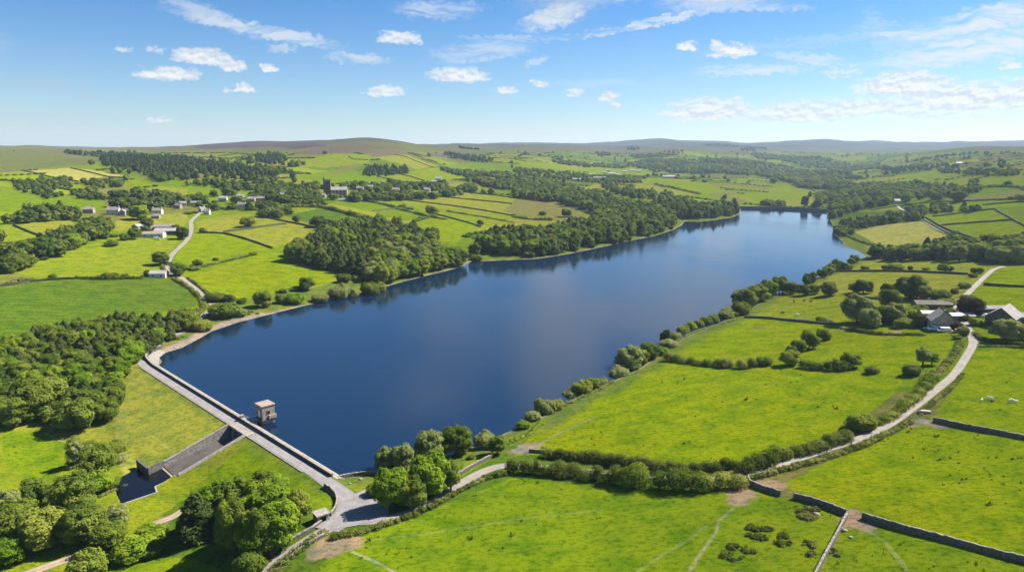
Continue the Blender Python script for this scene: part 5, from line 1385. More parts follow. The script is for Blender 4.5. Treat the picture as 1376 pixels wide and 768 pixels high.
# scrub patches on the near grass
for px, r, n, lab in [((1038,715), 5.0, 26, 'dark patch of low scrub in the front pasture, the upper one'), ((997,741), 3.4, 16, 'dark patch of low scrub in the front pasture, the lower one'), ((1096,740), 2.8, 12, 'dark scrub against the pale sunlit wall'), ((1095,687), 4.0, 24, 'rough green scrub with a pale stone below the dark wall'),
                      ((210, 690), 5.0, 22, 'low scrub between pool and roadside clump'), ((110, 728), 5.0, 20, 'low scrub beside the end of the earth track'), ((240, 455), 4, 14, 'rough scrub between the dam road and the sandy shore'), ((380, 760), 4, 18, 'weeds on the bank below the lane at the bottom edge'), ((330,420), 6, 18, 'scrub on the bank behind the sandy shore')]:
    q = P1(*px); g = np.random.default_rng(int(px[0])); lob = []
    cs = [(g.uniform(0, 6.283), r * math.sqrt(g.random())) for _ in range(max(3, n // 4))]
    for _ in range(int(n * 2.2)):
        a, rr_ = cs[int(g.integers(len(cs)))]; x, y = q[0] + math.cos(a) * rr_ * 1.25 + g.normal() * .75, q[1] + math.sin(a) * rr_ + g.normal() * .6
        s = g.uniform(.24, .62); lob.append((x - q[0], y - q[1], float(hz(x, y)) - float(hz(*q)) + s * .25, s * 1.1, s, s * .75))
    V, Q, T3, tint, hue = leafy(lob, n * 230, .34, g, core=0, jit=.9, ragged=.35)
    me = np_mesh('scrub_patch', V, [Q, T3], M['hedge']); attr(me, 'tint', tint); attr(me, 'hue', hue)
    o = obj('scrub_patch', me); o.location = (q[0], q[1], float(hz(*q))); tag(o, lab, 'scrub')
# rushes and rough tussocks: one uncountable cover
g = np.random.default_rng(4); tv, tq, tt = [], [], []; nt = 0
for poly, dens in ((P(FIELDS[-10][0]), .024), (P(FIELDS[-8][0]), .028), (P(FIELDS[-9][0]), .028), (P([(430,790),(430,760),(480,722),(690,641),(980,662),(1012,656),(1138,694),(1085,790)]), .040), (P([(1140,696),(1160,698),(1420,772),(1420,800),(1080,800)]), .040), (P(FIELDS[-5][0]), .028), (P([(1050,652),(1100,625),(1230,570),(1420,598),(1420,765),(1160,691)]), .040), (P([(690,612),(722,576),(888,484),(1150,498),(1216,508),(1140,575),(1000,622)]), .024)):
    x0, y0 = poly.min(0); x1, y1 = poly.max(0); n = int((x1 - x0) * (y1 - y0) * dens)
    p = np.stack([g.uniform(x0, x1, n), g.uniform(y0, y1, n)], 1); p = p[inside(poly, p[:, 0], p[:, 1])]
    p = p[g.random(len(p)) < sstep(-.25, .8, waves(p[:, 0], p[:, 1], 42) + .4 * waves(p[:, 1], p[:, 0], 11))]
    for x, y in p:
        r = g.uniform(.16, .42) * (1 + (g.random() < .06)); z = float(hz(x, y)); k_ = 9; a = g.uniform(0, 6.283, k_); e = g.uniform(.3, 1.0, k_)
        bx, by_ = x + np.cos(a) * r * .4, y + np.sin(a) * r * .4; tx, ty = x + np.cos(a) * r * 1.3, y + np.sin(a) * r * 1.3; w_ = r * .42
        v = np.stack([np.stack([bx - np.sin(a) * w_, by_ + np.cos(a) * w_, np.full(k_, z - .05)], 1), np.stack([bx + np.sin(a) * w_, by_ - np.cos(a) * w_, np.full(k_, z - .05)], 1), np.stack([tx, ty, z + r * 1.5 * e], 1)], 1).reshape(-1, 3)
        tv.append(v); tq.append(np.arange(k_ * 3).reshape(-1, 3) + nt); nt += k_ * 3; tt.append(np.full(k_ * 3, g.random()))
me = np_mesh('rush_tussocks', np.concatenate(tv), np.concatenate(tq), M['tuft']); attr(me, 'tint', np.concatenate(tt)); attr(me, 'hue', np.concatenate(tt) * .4)
tag(obj('rush_tussocks', me), 'dark tufts of rush and coarse grass dotted over the near pastures', 'grass', kind='stuff')
print('tussocks', len(tv))
# ------------------------------------------------------------------ the dam
ANG = math.atan2(DU[1], DU[0])      # local x runs along the dam, local y upstream (= -s)
def dam_empty(name, t, s, z, lab, cat):
    x, y = dam_xy(t, s); o = empty(name, (x, y, z), ANG); return tag(o, lab, cat)
dm = dam_empty('dam', 0, 0, 0, 'long straight stone faced dam with grass slope and road on top', 'dam')
corner = [dam_ts(*q) for q in P([(216, 469), (205, 472.5), (198, 478), (196, 484)])]
path = np.array([(a, -b) for a, b in corner] + [(4, .15), (12, .0)] + [(t, 0.0) for t in np.arange(20, DL + 1.5, 8)])
path = catmull(path, 2.0)
def wz(q): 
    x, y = dam_xy(q[0], -q[1]); return max(CREST, float(hz(x, y)))
def ribbon(path, prof, parent, name, mat):
    t = np.gradient(path, axis=0); t /= np.linalg.norm(t, axis=1)[:, None]; nr = np.stack([-t[:, 1], t[:, 0]], 1)
    mb = MB(); mb.loft([[(q[0] + n[0] * a, q[1] + n[1] * a, wz(q) + b) for a, b in prof] for q, n in zip(path, nr)]); return mb.build(name, mat, parent)
ribbon(path, [(-.05, -1.2), (.55, -1.2), (.55, .92), (-.05, .92)], dm, 'parapet', M['dark_stone'])
ribbon(path, [(-.14, .923), (.72, .923), (.72, 1.12), (-.14, 1.12)], dm, 'coping', M['coping'])
dp = np.array([(t, 0.0) for t in np.arange(-1, DL + .5, 3)])
ribbon(dp, [(.553, -.12), (2.3, -.28), (4.9, -2.3), (4.9, -4.5), (.553, -4.5)], dm, 'stone_face', M['pitching'])
cx = P([(215, 469.5), (206, 473), (199, 478.5), (197, 484), (199, 489), (206, 491), (214, 488.5), (214, 480), (222, 473.5)])
cz_ = [dam_ts(*q) for q in cx]
mb = MB(); mb.prism([(a, -b) for a, b in cz_], [-1.0] * len(cx), [max(.25, float(hz(*q)) + .16) for q in cx]); mb.build('stone_face', M['pitching'], dm)
kp = np.array([(t, -4.45) for t in np.arange(3, DL - 6, 6)])
ribbon(kp, [(-.16, -.4), (.16, -.4), (.16, .16), (-.16, .16)], dm, 'kerb', M['coping'])

# ------------------------------------------------------------------ the spillway under the road
sw = dam_empty('spillway', 0, 0, 0, 'dark stone spillway channel dropping from the dam road to the pool', 'spillway')
S = np.arange(CH_S0, CH_S1 + .1, 2.0)
def strip_solid(t0, t1, bot, top, ss=S): return MB().loft([[(t0, -s, bot(s)), (t1, -s, bot(s)), (t1, -s, top(s)), (t0, -s, top(s))] for s in ss])
strip_solid(CH_T0 + .003, CH_T1 - .003, lambda s: chan_floor(s) - .8, lambda s: chan_floor(s), np.concatenate([[1.25], S])).build('channel_floor', M['concrete'], sw)
for t0, t1 in ((CH_T0 - 1.3, CH_T0), (CH_T1, CH_T1 + 1.3)):
    e = strip_solid(t0, t1, lambda s: chan_floor(s) - 1.0, lambda s: float(emb_z(0, s)) + .22).build('side_wall', M['channel_wall'], sw)
    strip_solid(t0 + (.45 if t0 < 100 else -.1), t1 + (.1 if t0 < 100 else -.45), lambda s: float(emb_z(0, s)) + .223, lambda s: float(emb_z(0, s)) + .42).build('coping', M['coping'], e)
MB().box(CH_T0 - 1.4, CH_T1 + 1.4, -4.5, -.06, CREST - .75, CREST - .005).build('bridge_deck', M['coping'], sw)
MB().box(CH_T0, CH_T1, -1.6, -1.2, -4, CREST - .753).build('back_wall', M['dark_stone'], sw)
for t in (99.9, 104.3):
    MB().prism([(t - .45, -1.61), (t + .45, -1.61), (t + .45, -4.7), (t, -5.5), (t - .45, -4.7)][::-1], -3.4, CREST - .76).build('pier', M['coping'], sw)
MB().box(CH_T0, CH_T1, -CH_S1 - .6, -CH_S1, -8, chan_floor(CH_S1) + .12).build('weir', M['coping'], sw)
def low_wall(pts, z0, z1, th, name, mat, parent):
    p = [np.array(dam_ts(*q)) * (1, -1) for q in pts]; p = np.array(p); t = np.gradient(p, axis=0); t /= np.linalg.norm(t, axis=1)[:, None]; nr = np.stack([-t[:, 1], t[:, 0]], 1)
    zz = z1 if hasattr(z1, '__len__') else [z1] * len(p)
    return MB().loft([[(*(q - n * th / 2), z0), (*(q + n * th / 2), z0), (*(q + n * th / 2), z), (*(q - n * th / 2), z)] for q, n, z in zip(p, nr, zz)]).build(name, mat, parent)
a_, b_, c_ = WING
low_wall([a_, ((a_[0] + b_[0]) / 2, (a_[1] + b_[1]) / 2), b_], -8, -4.3, .7, 'wing_wall', M['dark_stone'], sw)
low_wall([b_, ((b_[0] + c_[0]) / 2, (b_[1] + c_[1]) / 2), c_], -8, [-4.296, -4.0, -3.6], .7, 'wing_wall', M['dark_stone'], sw)
pw = [atz(*q, POOL_Z) for q in ((237, 642), (208.5, 655), (211.5, 662.5), (163, 679))]
for i in range(3): low_wall([pw[i], ((pw[i][0] + pw[i + 1][0]) / 2, (pw[i][1] + pw[i + 1][1]) / 2), pw[i + 1]], -8, POOL_Z + .5 + .004 * i, .5, 'pool_kerb', M['coping'], sw)

# ------------------------------------------------------------------ valve tower and footbridge
tw = dam_empty('valve_tower', 98.7, -7.7, 0, 'square stone valve tower with a flat roof standing in the water', 'tower')
def centred(mb, sx, sy, z0, z1): return mb.box(-sx / 2, sx / 2, -sy / 2, sy / 2, z0, z1)
centred(MB(), 4.3, 3.9, -4, 1.45).build('plinth', M['tower_wall'], tw)
centred(MB(), 5.5, 5.0, 1.453, 1.8).build('platform', M['dark_stone'], tw)
wl = centred(MB(), 4.7, 4.2, 1.803, 6.0).build('wall', M['tower_wall'], tw)
centred(MB(), 5.15, 4.65, 6.003, 6.3).build('roof', M['tower_roof'], tw)
centred(MB(), 4.9, 4.4, 5.8, 5.998).build('cornice', M['dark_stone'], tw)
def window(parent, p0, ax, w, h, mat_f, mat_g, dep=.10, pane=True):
    """window on a wall face: p0 centre of the face point, ax 0: faces +-x, 1: faces +-y; sign by dep"""
    x, y, z = p0; d = dep
    if ax == 1: fr = MB().box(x - w / 2 - .12, x + w / 2 + .12, min(y, y + d), max(y, y + d), z - h / 2 - .12, z + h / 2 + .12); gl = MB().box(x - w / 2, x + w / 2, min(y + d, y + d * 1.25), max(y + d, y + d * 1.25), z - h / 2, z + h / 2)
    else: fr = MB().box(min(x, x + d), max(x, x + d), y - w / 2 - .12, y + w / 2 + .12, z - h / 2 - .12, z + h / 2 + .12); gl = MB().box(min(x + d, x + d * 1.25), max(x + d, x + d * 1.25), y - w / 2, y + w / 2, z - h / 2, z + h / 2)
    f = fr.build('window', mat_f, parent)
    if pane: gl.build('pane', mat_g, f)
    return f
window(tw, (2.353, -.1, 3.9), 0, .9, 1.0, M['tower_wall'], M['black'])
tw.scale = (1.1, 1.1, 1.1)
window(tw, (0, -2.103, 3.2), 1, 1.0, 2.0, M['frame'], M['frame'], -.08).name = 'door'
MB().box(2.3, 3.1, -.2, 2.3, 1.82, 2.9).build('balcony', M['tower_wall'], tw)
fb = dam_empty('footbridge', 97.4, -.6, CREST + .62, 'narrow railed footbridge joining the dam to the valve tower', 'footbridge')
MB().box(-.75, .75, 0.0, 4.9, -.12, .1).build('deck', M['coping'], fb)
for sx_ in (-.7, .7):
    r = MB(); r.tube([(sx_, 0, 1.1), (sx_, 4.8, 1.1)], .05); r.tube([(sx_, 0, .6), (sx_, 4.8, .6)], .04)
    for yy in np.linspace(.1, 4.7, 5): r.tube([(sx_, yy, .08), (sx_, yy, 1.1)], .045)
    r.build('railing', M['rail'], fb)
gp = dam_empty('gate_pier', 95.3, -.3, CREST + 1.1, 'stone gate pier on the parapet at the footbridge', 'pier')
MB().box(-.5, .5, -.35, .75, .02, .7).build('shaft', M['coping'], gp); MB().box(-.65, .65, -.5, .9, .703, .95).build('cap', M['coping'], gp)

# far dam
fa = [atz(990, 280.5, 0), atz(1052, 281.5, 0), atz(1112, 284.5, 0)]
w_ = catmull(np.array(fa), 12); mb = MB(); t = np.gradient(w_, axis=0); t /= np.linalg.norm(t, axis=1)[:, None]; nr = np.stack([-t[:, 1], t[:, 0]], 1)
o_ = w_.mean(0); mb.loft([[(*(q - o_), -3), (*(q - o_ + n * 22), -3), (*(q - o_ + n * 10), 3.4), (*(q - o_ + n * 2.5), 3.4)] for q, n in zip(w_, nr)])
fd = mb.build('far_dam', M['dark_stone']); fd.location = (*o_, 0); tag(fd, 'long low dark dam wall closing the far end of the lake', 'dam')
mb = MB(); mb.loft([[(*(q - o_ + n * 2.2), 3.403), (*(q - o_ + n * 3.0), 3.403), (*(q - o_ + n * 3.0), 4.4), (*(q - o_ + n * 2.2), 4.4)] for q, n in zip(w_, nr)]).build('parapet', M['stone'], fd)

# ------------------------------------------------------------------ houses
def house(px, py, L, W_, eave, rise, yaw, wall, roof, label, cat='house', name='stone_house', chim=2, wins=3, group=None, door=True, at=None, hip=False):
    x, y = P1(px, py) if at is None else at; z = float(hz(x, y)) - .1
    o = empty(name, (x, y, z), math.radians(yaw)); tag(o, label, cat, group)
    a, b = L / 2, W_ / 2
    mb = MB(); mb.add([(-a, -b, -1.5), (a, -b, -1.5), (a, b, -1.5), (-a, b, -1.5), (-a, -b, eave), (a, -b, eave), (a, b, eave), (-a, b, eave), (-a, 0, eave + rise), (a, 0, eave + rise)],
                      [(0, 1, 5, 4), (2, 3, 7, 6), (3, 0, 4, 8, 7), (1, 2, 6, 9, 5), (4, 5, 9, 8), (6, 7, 8, 9), (3, 2, 1, 0)])
    mb.build('wall', M[wall], o)
    ov = .35; sl = rise / b; th = .22; mb = MB()
    for sg in (-1, 1):
        y1 = sg * (b + ov); z1 = eave - ov * sl + .05; z0 = eave + rise + .05
        mb.add([(-a - ov, y1, z1), (a + ov, y1, z1), (a + ov, 0, z0), (-a - ov, 0, z0), (-a - ov, y1, z1 + th), (a + ov, y1, z1 + th), (a + ov, 0, z0 + th), (-a - ov, 0, z0 + th)],
               [(0, 1, 2, 3), (4, 5, 6, 7), (0, 1, 5, 4), (1, 2, 6, 5), (2, 3, 7, 6), (3, 0, 4, 7)])
    rf = mb.build('roof', M[roof], o)
    for i in range(chim):
        cx_ = (-a + .5) if i == 0 else (a - .5)
        MB().box(cx_ - .45, cx_ + .45, -.4, .4, eave + rise - .5, eave + rise + 1.3).build('chimney', M[wall], rf)
    if wins:
        for i in range(wins):
            wx = -a + L * (i + .5) / wins
            for zz in ([1.3, 3.8] if eave > 4.4 else [1.5]):
                if door and i == wins // 2 and zz < 2: continue
                window(o, (wx, -b - .002, zz), 1, 1.0, 1.1, M['frame'], M['glass'], -.07)
        if door: window(o, (-a + L * (wins // 2 + .5) / wins, -b - .002, 1.05), 1, 1.0, 2.0, M['frame'], M['door'], -.06).name = 'door'
        window(o, (a + .002, 0, eave - .9), 0, 1.0, 1.1, M['frame'], M['glass'], .07)
        window(o, (-a - .002, 0, eave - .9), 0, 1.0, 1.1, M['frame'], M['glass'], -.07)
    return o
house(1263, 440, 9.5, 9.6, 4.0, 4.3, 72, 'house_stone', 'slate', 'gabled stone farmhouse at the farm junction with its dark gable forward', chim=1, wins=3, name='stone_farmhouse', cat='farmhouse')
house(1348, 434, 13.5, 11.5, 3.8, 4.4, 42, 'dark_stone', 'slate', 'big dark gabled barn on the right with a pale grey roof slope', cat='barn', name='stone_barn', chim=0, wins=0)
house(1380, 431, 15, 6, 2.6, 1.3, 3, 'dark_stone', 'slate', 'long low wing beside the big gabled barn at the right edge', cat='barn', name='stone_barn', chim=0, wins=0)
house(1251, 414, 18, 6.5, 2.8, 1.5, -4, 'dark_stone', 'brown_roof', 'long low brown roofed shed behind the farm', cat='shed', name='farm_shed', chim=0, wins=0)
house(1250, 426.5, 10, 5, 2.6, 1.0, -6, 'house_stone', 'sheet_roof', 'small shed with a bright pale roof left of the farmhouse', cat='shed', name='farm_shed', chim=0, wins=0)
house(1290, 429, 11, 5, 2.4, .9, 0, 'house_stone', 'sheet_roof', 'low pale roofed outbuilding between farmhouse and copper beech', cat='shed', name='farm_shed', chim=0, wins=0)
house(1332, 420, 16, 5, 2.6, 1.0, 2, 'dark_stone', 'slate', 'low dark outbuilding left of the big barn', cat='shed', name='farm_shed', chim=0, wins=0)
house(202, 318, 25, 9, 3.2, 1.8, 8, 'render_white', 'slate_brown', 'long white walled barn with a brown roof on the left farm', cat='barn', name='farm_barn', chim=0, wins=4, door=False)
house(229, 314, 26, 11, 3.4, 2.2, 6, 'dark_stone', 'sheet_roof', 'wide pale roofed barn beside the village lane', cat='barn', name='farm_barn', chim=0, wins=0)
house(222, 309, 20, 9, 3.6, 2.0, 6, 'house_stone', 'slate', 'grey roofed barn behind the wide pale one', cat='barn', name='farm_barn', chim=0, wins=0)
house(190, 307, 15, 8, 3.0, 2.0, 70, 'house_stone', 'sheet_roof', 'small pale barn end on at the left farm', cat='barn', name='farm_barn', chim=0, wins=0)
house(214, 371.5, 11, 7, 2.8, 1.6, 4, 'render_white', 'sheet_roof', 'small white barn beside the village lane', cat='barn', name='farm_barn', chim=0, wins=2)
VG = 'houses of the village and its scattered neighbours'
for px, py, L, W_, ea, yaw, wall, roof, lab in [
 (120,286,14,9,5.2,10,'house_stone','slate_brown','pale stone house standing alone at the left of the scattered houses'),
 (153,288,17,10,6.2,10,'render_white','slate','large white house with tall windows, among the left trees'),
 (165,289,12,8,4.8,-70,'house_stone','slate_brown','end on stone house against the large white house'),
 (176,288,16,8,4.6,8,'house_stone','slate_brown','terrace like stone house right of the large white house'),
 (212,287,14,8,4.8,5,'render_white','slate_brown','cream house with a brown roof above the left farm'),
 (210,293,11,7,3.2,5,'house_stone','slate_brown','low brown roofed cottage under the cream house'),
 (208,279,9,6,4.4,0,'render_white','slate','small white house peeping over the trees'),
 (246,277,11,7,4.8,30,'render_white','slate','bright white gabled house left of the village lane'),
 (240,280,10,7,4.8,-10,'house_stone','slate','stone house left of the bright white gable'),
 (263,275,18,6,3.4,0,'house_stone','sheet_roof','long pale roofed building at the top of the village lane'),
 (272,285,9,7,4.6,60,'render_white','slate','white house where the village lane enters the trees'),
 (279,288,8,7,4.6,0,'render_white','slate','small white house right of the lane end'),
 (103,290,10,6,3.6,0,'render_white','slate','low white building at the far left edge of the houses'),
 (300,270,14,8,5.0,5,'render_white','sheet_roof','white house with a pale roof between two tree clumps'),
 (323,267,12,8,5.0,0,'house_stone','sheet_roof','stone house with a pale roof under the belt of trees'),
 (325,279,13,8,5.0,4,'render_white','slate','white house standing lower than its neighbours'),
 (338,271,14,8,5.0,0,'house_stone','sheet_roof','pale roofed house at the edge of the village'),
 (350,270,16,8,4.6,4,'house_stone','slate_brown','brown roofed cottage row at the left of the village'),
 (376,265,16,8,4.8,2,'house_stone','sheet_roof','pale roofed cottage left of the village green trees'),
 (388,263,15,8,5.0,0,'render_white','sheet_roof','white cottage with a pale roof near the church'),
 (401,264,15,8,5.0,0,'house_stone','slate_brown','brown roofed cottage left of the church'),
 (415,267,14,7,4.4,0,'render_white','sheet_roof','low white cottage in front of the church'),
 (431,265,18,7,4.2,0,'house_stone','sheet_roof','long stone row in front of the church tower'),
 (463,270,22,5,2.4,2,'house_stone','sheet_roof','long low pale building below the church nave'),
 (484,256,15,8,5.0,0,'house_stone','slate_brown','brown roofed house right of the church'),
 (497,255,14,9,6.0,20,'render_white','slate','tall white house on the rise right of the church'),
 (514,249,8,7,6.0,80,'render_white','slate','white gable high among the trees'),
 (532,258,16,9,5.2,0,'house_stone','slate_brown','brown house at the right end of the village trees'),
 (574,257,14,8,4.6,0,'render_white','slate_brown','isolated cottage right of the village'),
 (589,242,18,9,4.6,0,'render_white','sheet_roof','pale roofed hill farm above the village'),
 (583,246,14,8,4.4,5,'house_stone','sheet_roof','lower building of the hill farm above the village'),
]: house(px, py, L * .72, W_ * .74, ea * .84, W_ * .30, yaw, wall, roof, lab, group=VG, chim=2 if ea > 4 else 1, wins=3)
FV = 'tiny pale houses of the distant valley village'
for px, py, L, wall, lab in [(780,243,26,'render_white','long white building at the near edge of the distant village'),(772,243,14,'house_stone','stone house left of the long white distant building'),(801,241,20,'render_white','white house on the left of the distant village street'),(809,241,24,'house_stone','stone row along the distant village street'),
 (822,235,26,'render_white','largest white roofed building of the distant village'),(812,233,16,'render_white','white house above the distant village street'),(817,230,16,'house_stone','stone house at the top of the distant village'),(850,230,22,'render_white','white house among trees right of the distant village'),(858,231,22,'house_stone','pale house far right of the distant village'),
 (839,232,18,'render_white','white house between two dark tree clumps of the distant village'),(898,239,44,'render_white','long pale barn beside far green fields'),(900,246,0,'',''),(1205,273,12,'render_white','white cottage above the head of the lake'),(1155,261,12,'render_white','white cottage hidden in the wood at the lake head'),(1288,221,22,'render_white','white farmhouse by the large tree on the far right'),(1132,246,34,'house_stone','long pale roof in the fields behind the far dam'),(795,236,18,'house_stone','stone house on the left slope of the distant village'),(830,236,16,'render_white','white house right of the largest distant roof')]:
    if L: house(px, py, L * .75, L * .4, 4.2, 2.4, 0, wall, 'sheet_roof', lab, group=FV, chim=0, wins=0, name='distant_house')
# white chapel tower far away
x, y = P1(826, 220); z = float(hz(x, y)); o = empty('chapel', (x, y, z)); tag(o, 'tall white chapel gable above the distant village', 'chapel')
MB().box(-5, 5, -8, 8, -1, 14).build('wall', M['render_white'], o); MB().add([(-5.3, -8.3, 14.003), (5.3, -8.3, 14.003), (5.3, 8.3, 14.003), (-5.3, 8.3, 14.003), (0, -8.3, 20), (0, 8.3, 20)], [(0, 1, 4), (2, 3, 5), (1, 2, 5, 4), (3, 0, 4, 5), (0, 3, 2, 1)]).build('roof', M['slate'], o)
# church
x, y = P1(441, 261); z = float(hz(x, y)); ch = empty('church', (x, y, z), math.radians(8)); tag(ch, 'dark stone village church with a battlemented tower and pinnacle', 'church')
t_ = MB().box(-4.2, 4.2, -4.2, 4.2, -2, 20).build('tower', M['dark_stone'], ch)
bt = MB()
for i in range(5):
    q = -4.2 + 8.4 * (i + .5) / 5 - .55
    if i % 2 == 0:
        bt.box(q, q + 1.1, -4.3, -3.8, 20.003, 21.4); bt.box(q, q + 1.1, 3.8, 4.3, 20.003, 21.4)
        if 0 < i < 4: bt.box(-4.3, -3.8, q, q + 1.1, 20.003, 21.4); bt.box(3.8, 4.3, q, q + 1.1, 20.003, 21.4)
bt.build('battlement', M['dark_stone'], t_)
MB().loft([[(-4.6 + 1.1 * math.cos(a) * r, -4.6 + 1.1 * math.sin(a) * r, zz) for a in np.linspace(0, 6.283, 9)[:-1]] for zz, r in ((-2, 1.1), (22, 1.1), (22.2, 1.25), (26, .05))]).build('stair_turret', M['dark_stone'], t_)
for zz, h_ in ((15.5, 3.2), (8, 2.4)): window(t_, (0, -4.203, zz), 1, 1.4, h_, M['dark_stone'], M['black'], -.1)
window(t_, (4.203, 0, 15.5), 0, 1.4, 3.2, M['dark_stone'], M['black'], .1)
mb = MB(); L0, L1, b = 4.203, 27, 5; mb.add([(L0, -b, -2), (L1, -b, -2), (L1, b, -2), (L0, b, -2), (L0, -b, 6.5), (L1, -b, 6.5), (L1, b, 6.5), (L0, b, 6.5), (L0, 0, 10.5), (L1, 0, 10.5)], [(0, 1, 5, 4), (2, 3, 7, 6), (3, 0, 4, 8, 7), (1, 2, 6, 9, 5), (4, 5, 9, 8), (6, 7, 8, 9), (3, 2, 1, 0)])
nv_ = mb.build('nave', M['house_stone'], ch); mb = MB()
for sg in (-1, 1): mb.add([(L0 + .05, sg * 5.4, 6.25), (L1 + .4, sg * 5.4, 6.25), (L1 + .4, 0, 10.56), (L0 + .05, 0, 10.56), (L0 + .05, sg * 5.4, 6.5), (L1 + .4, sg * 5.4, 6.5), (L1 + .4, 0, 10.8), (L0 + .05, 0, 10.8)], [(0, 1, 2, 3), (4, 5, 6, 7), (0, 1, 5, 4), (1, 2, 6, 5), (2, 3, 7, 6), (3, 0, 4, 7)])
mb.build('nave_roof', M['sheet_roof'], ch)
for i in range(4): window(nv_, (8 + i * 5, -5.003, 3.6), 1, 1.2, 3.0, M['dark_stone'], M['glass'], -.1)

# stone hut by the lane
x, y = P1(432, 698.5); z = float(hz(x, y)); hut = empty('stone_hut', (x, y, z), math.radians(38)); tag(hut, 'small flat roofed stone hut with a dark doorway by the lane', 'hut')
mb = MB(); mb.box(-1.6, -.85, -1.5, -1.2, -.4, 2.1); mb.box(.75, 1.6, -1.5, -1.2, -.4, 2.1); mb.box(-.847, .747, -1.5, -1.2, 1.75, 2.1); mb.box(-1.6, 1.6, 1.2, 1.5, -.4, 2.1); mb.box(-1.6, -1.3, -1.197, 1.197, -.4, 2.1); mb.box(1.3, 1.6, -1.197, 1.197, -.4, 2.1)
mb.build('wall', M['channel_wall'], hut); MB().box(-1.85, 1.85, -1.75, 1.75, 2.103, 2.35).build('roof', M['coping'], hut); MB().box(-.84, .74, -1.15, -1.1, -.3, 1.74).build('door', M['black'], hut)  # black panel in the doorway paints the dark of the hut's inside

# vehicles in the farm yard
def vehicle(px, py, yaw, L, W_, H, mat, label, boxy=True, name='parked_van', cat='van'):
    x, y = P1(px, py); z = float(hz(x, y)); o = empty(name, (x, y, z), math.radians(yaw)); tag(o, label, cat)
    a, b = L / 2, W_ / 2; f = a - (.9 if boxy else 1.2)
    prof = [(-a, .4), (-a, H - .1), (-a + .12, H), (f - .2, H), (f + .45, H * .58), (a - .05, H * .5), (a, .4)]
    if not boxy: prof = [(-a, .4), (-a, H * .58), (-a + .5, H * .62), (-a + .95, H), (f - .4, H), (f + .3, H * .62), (a - .05, H * .52), (a, .4)]
    MB().loft([[(p, yy * (1 if p_z < H * .6 else .93), p_z) for p, p_z in prof] for yy in (-b, b)]).build('body', M[mat], o)
    g_ = MB(); 
    for yy in (-b - .004, b - .012): g_.box(f - .95 if boxy else -a + 1.1, f - .15, yy, yy + .016, H * .62, H * .88)
    g_.build('window', M['glass'], o)
    MB().add([(f - .16, -b * .85, H * .96), (f - .16, b * .85, H * .96), (f + .46, b * .88, H * .61), (f + .46, -b * .88, H * .61), (f - .10, -b * .85, H * .98), (f - .10, b * .85, H * .98), (f + .50, b * .88, H * .63), (f + .50, -b * .88, H * .63)], [(0, 1, 2, 3), (4, 5, 6, 7), (0, 1, 5, 4), (1, 2, 6, 5), (2, 3, 7, 6), (3, 0, 4, 7)]).build('windscreen', M['glass'], o)
    for xx in (-a + .75, a - .75):
        for yy in (-b + .02, b - .02):
            MB().tube([(xx, yy - .11, .34), (xx, yy + .11, .34)], .34, 12).build('wheel', M['tyre'], o)
vehicle(1254.5, 443.5, 175, 4.6, 2.0, 2.2, 'white_paint', 'white van parked below the gabled farmhouse, left of the longer one')
vehicle(1268, 445.5, 178, 5.4, 2.0, 2.1, 'white_paint', 'longer white van parked directly below the dark gable')
vehicle(1285, 446.5, 172, 4.2, 1.8, 1.6, 'red_paint', 'faded red car parked right of the white vans', False, 'parked_car', 'car')
vehicle(1247, 442.5, 150, 3.8, 1.7, 1.5, 'white_paint', 'small white car at the left end of the farm yard', False, 'parked_car', 'car')
vehicle(1326, 425.5, 10, 4.2, 1.8, 1.55, 'white_paint', 'white car parked on the lawn side of the big barn', False, 'parked_car', 'car')
vehicle(211, 322, 20, 5.0, 2.2, 2.3, 'white_paint', 'white van in front of the long barn on the left farm')
# stone trough in the sheep pasture
x, y = P1(1242, 555); z = float(hz(x, y)); tr_ = empty('stone_trough', (x, y, z), math.radians(-14)); tag(tr_, 'stone water trough on a grassy mound beside the lane gap', 'trough')
mb = MB(); mb.box(-1.7, 1.7, -.6, -.45, -.2, .8); mb.box(-1.7, 1.7, .45, .6, -.2, .8); mb.box(-1.7, -1.55, -.447, .447, -.2, .8); mb.box(1.55, 1.7, -.447, .447, -.2, .8); mb.box(-1.547, 1.547, -.447, .447, -.2, .1); mb.build('basin', M['stone'], tr_)
MB().box(-1.0, 1.75, -.05, .66, .803, .9).build('painted_lit_top', M['render_white'], tr_)  # white slab puts the sunlit look of the trough's top into colour
# boulders
for px, py, r, lab in ((1097,691,.75,'pale boulder lying in the scrub below the dark wall'),(1135,713,.6,'white stone at the top of the sunlit wall'),(1143,722,.4,'small white stone right of the sunlit wall top'),(1130,710,.45,'grey stone against the sunlit wall'),(484,644,.5,'pale stone on the lawn by the lake wall'),(470,650,.4,'small pale stone on the lawn by the parking area')):
    x, y = P1(px, py); z = float(hz(x, y)); g = np.random.default_rng(px); V = ICO2[0] * (1 + .22 * np.sin(ICO2[0] * 3.1 + px).sum(1, keepdims=True) * .6 + g.uniform(-.06, .06, (len(ICO2[0]), 1))) * np.array([1.2, .9, .7]) * r
    o = obj('boulder', np_mesh('boulder', V, ICO2[1], M['coping'])); o.location = (x, y, z + r * .25); tag(o, lab, 'boulder')

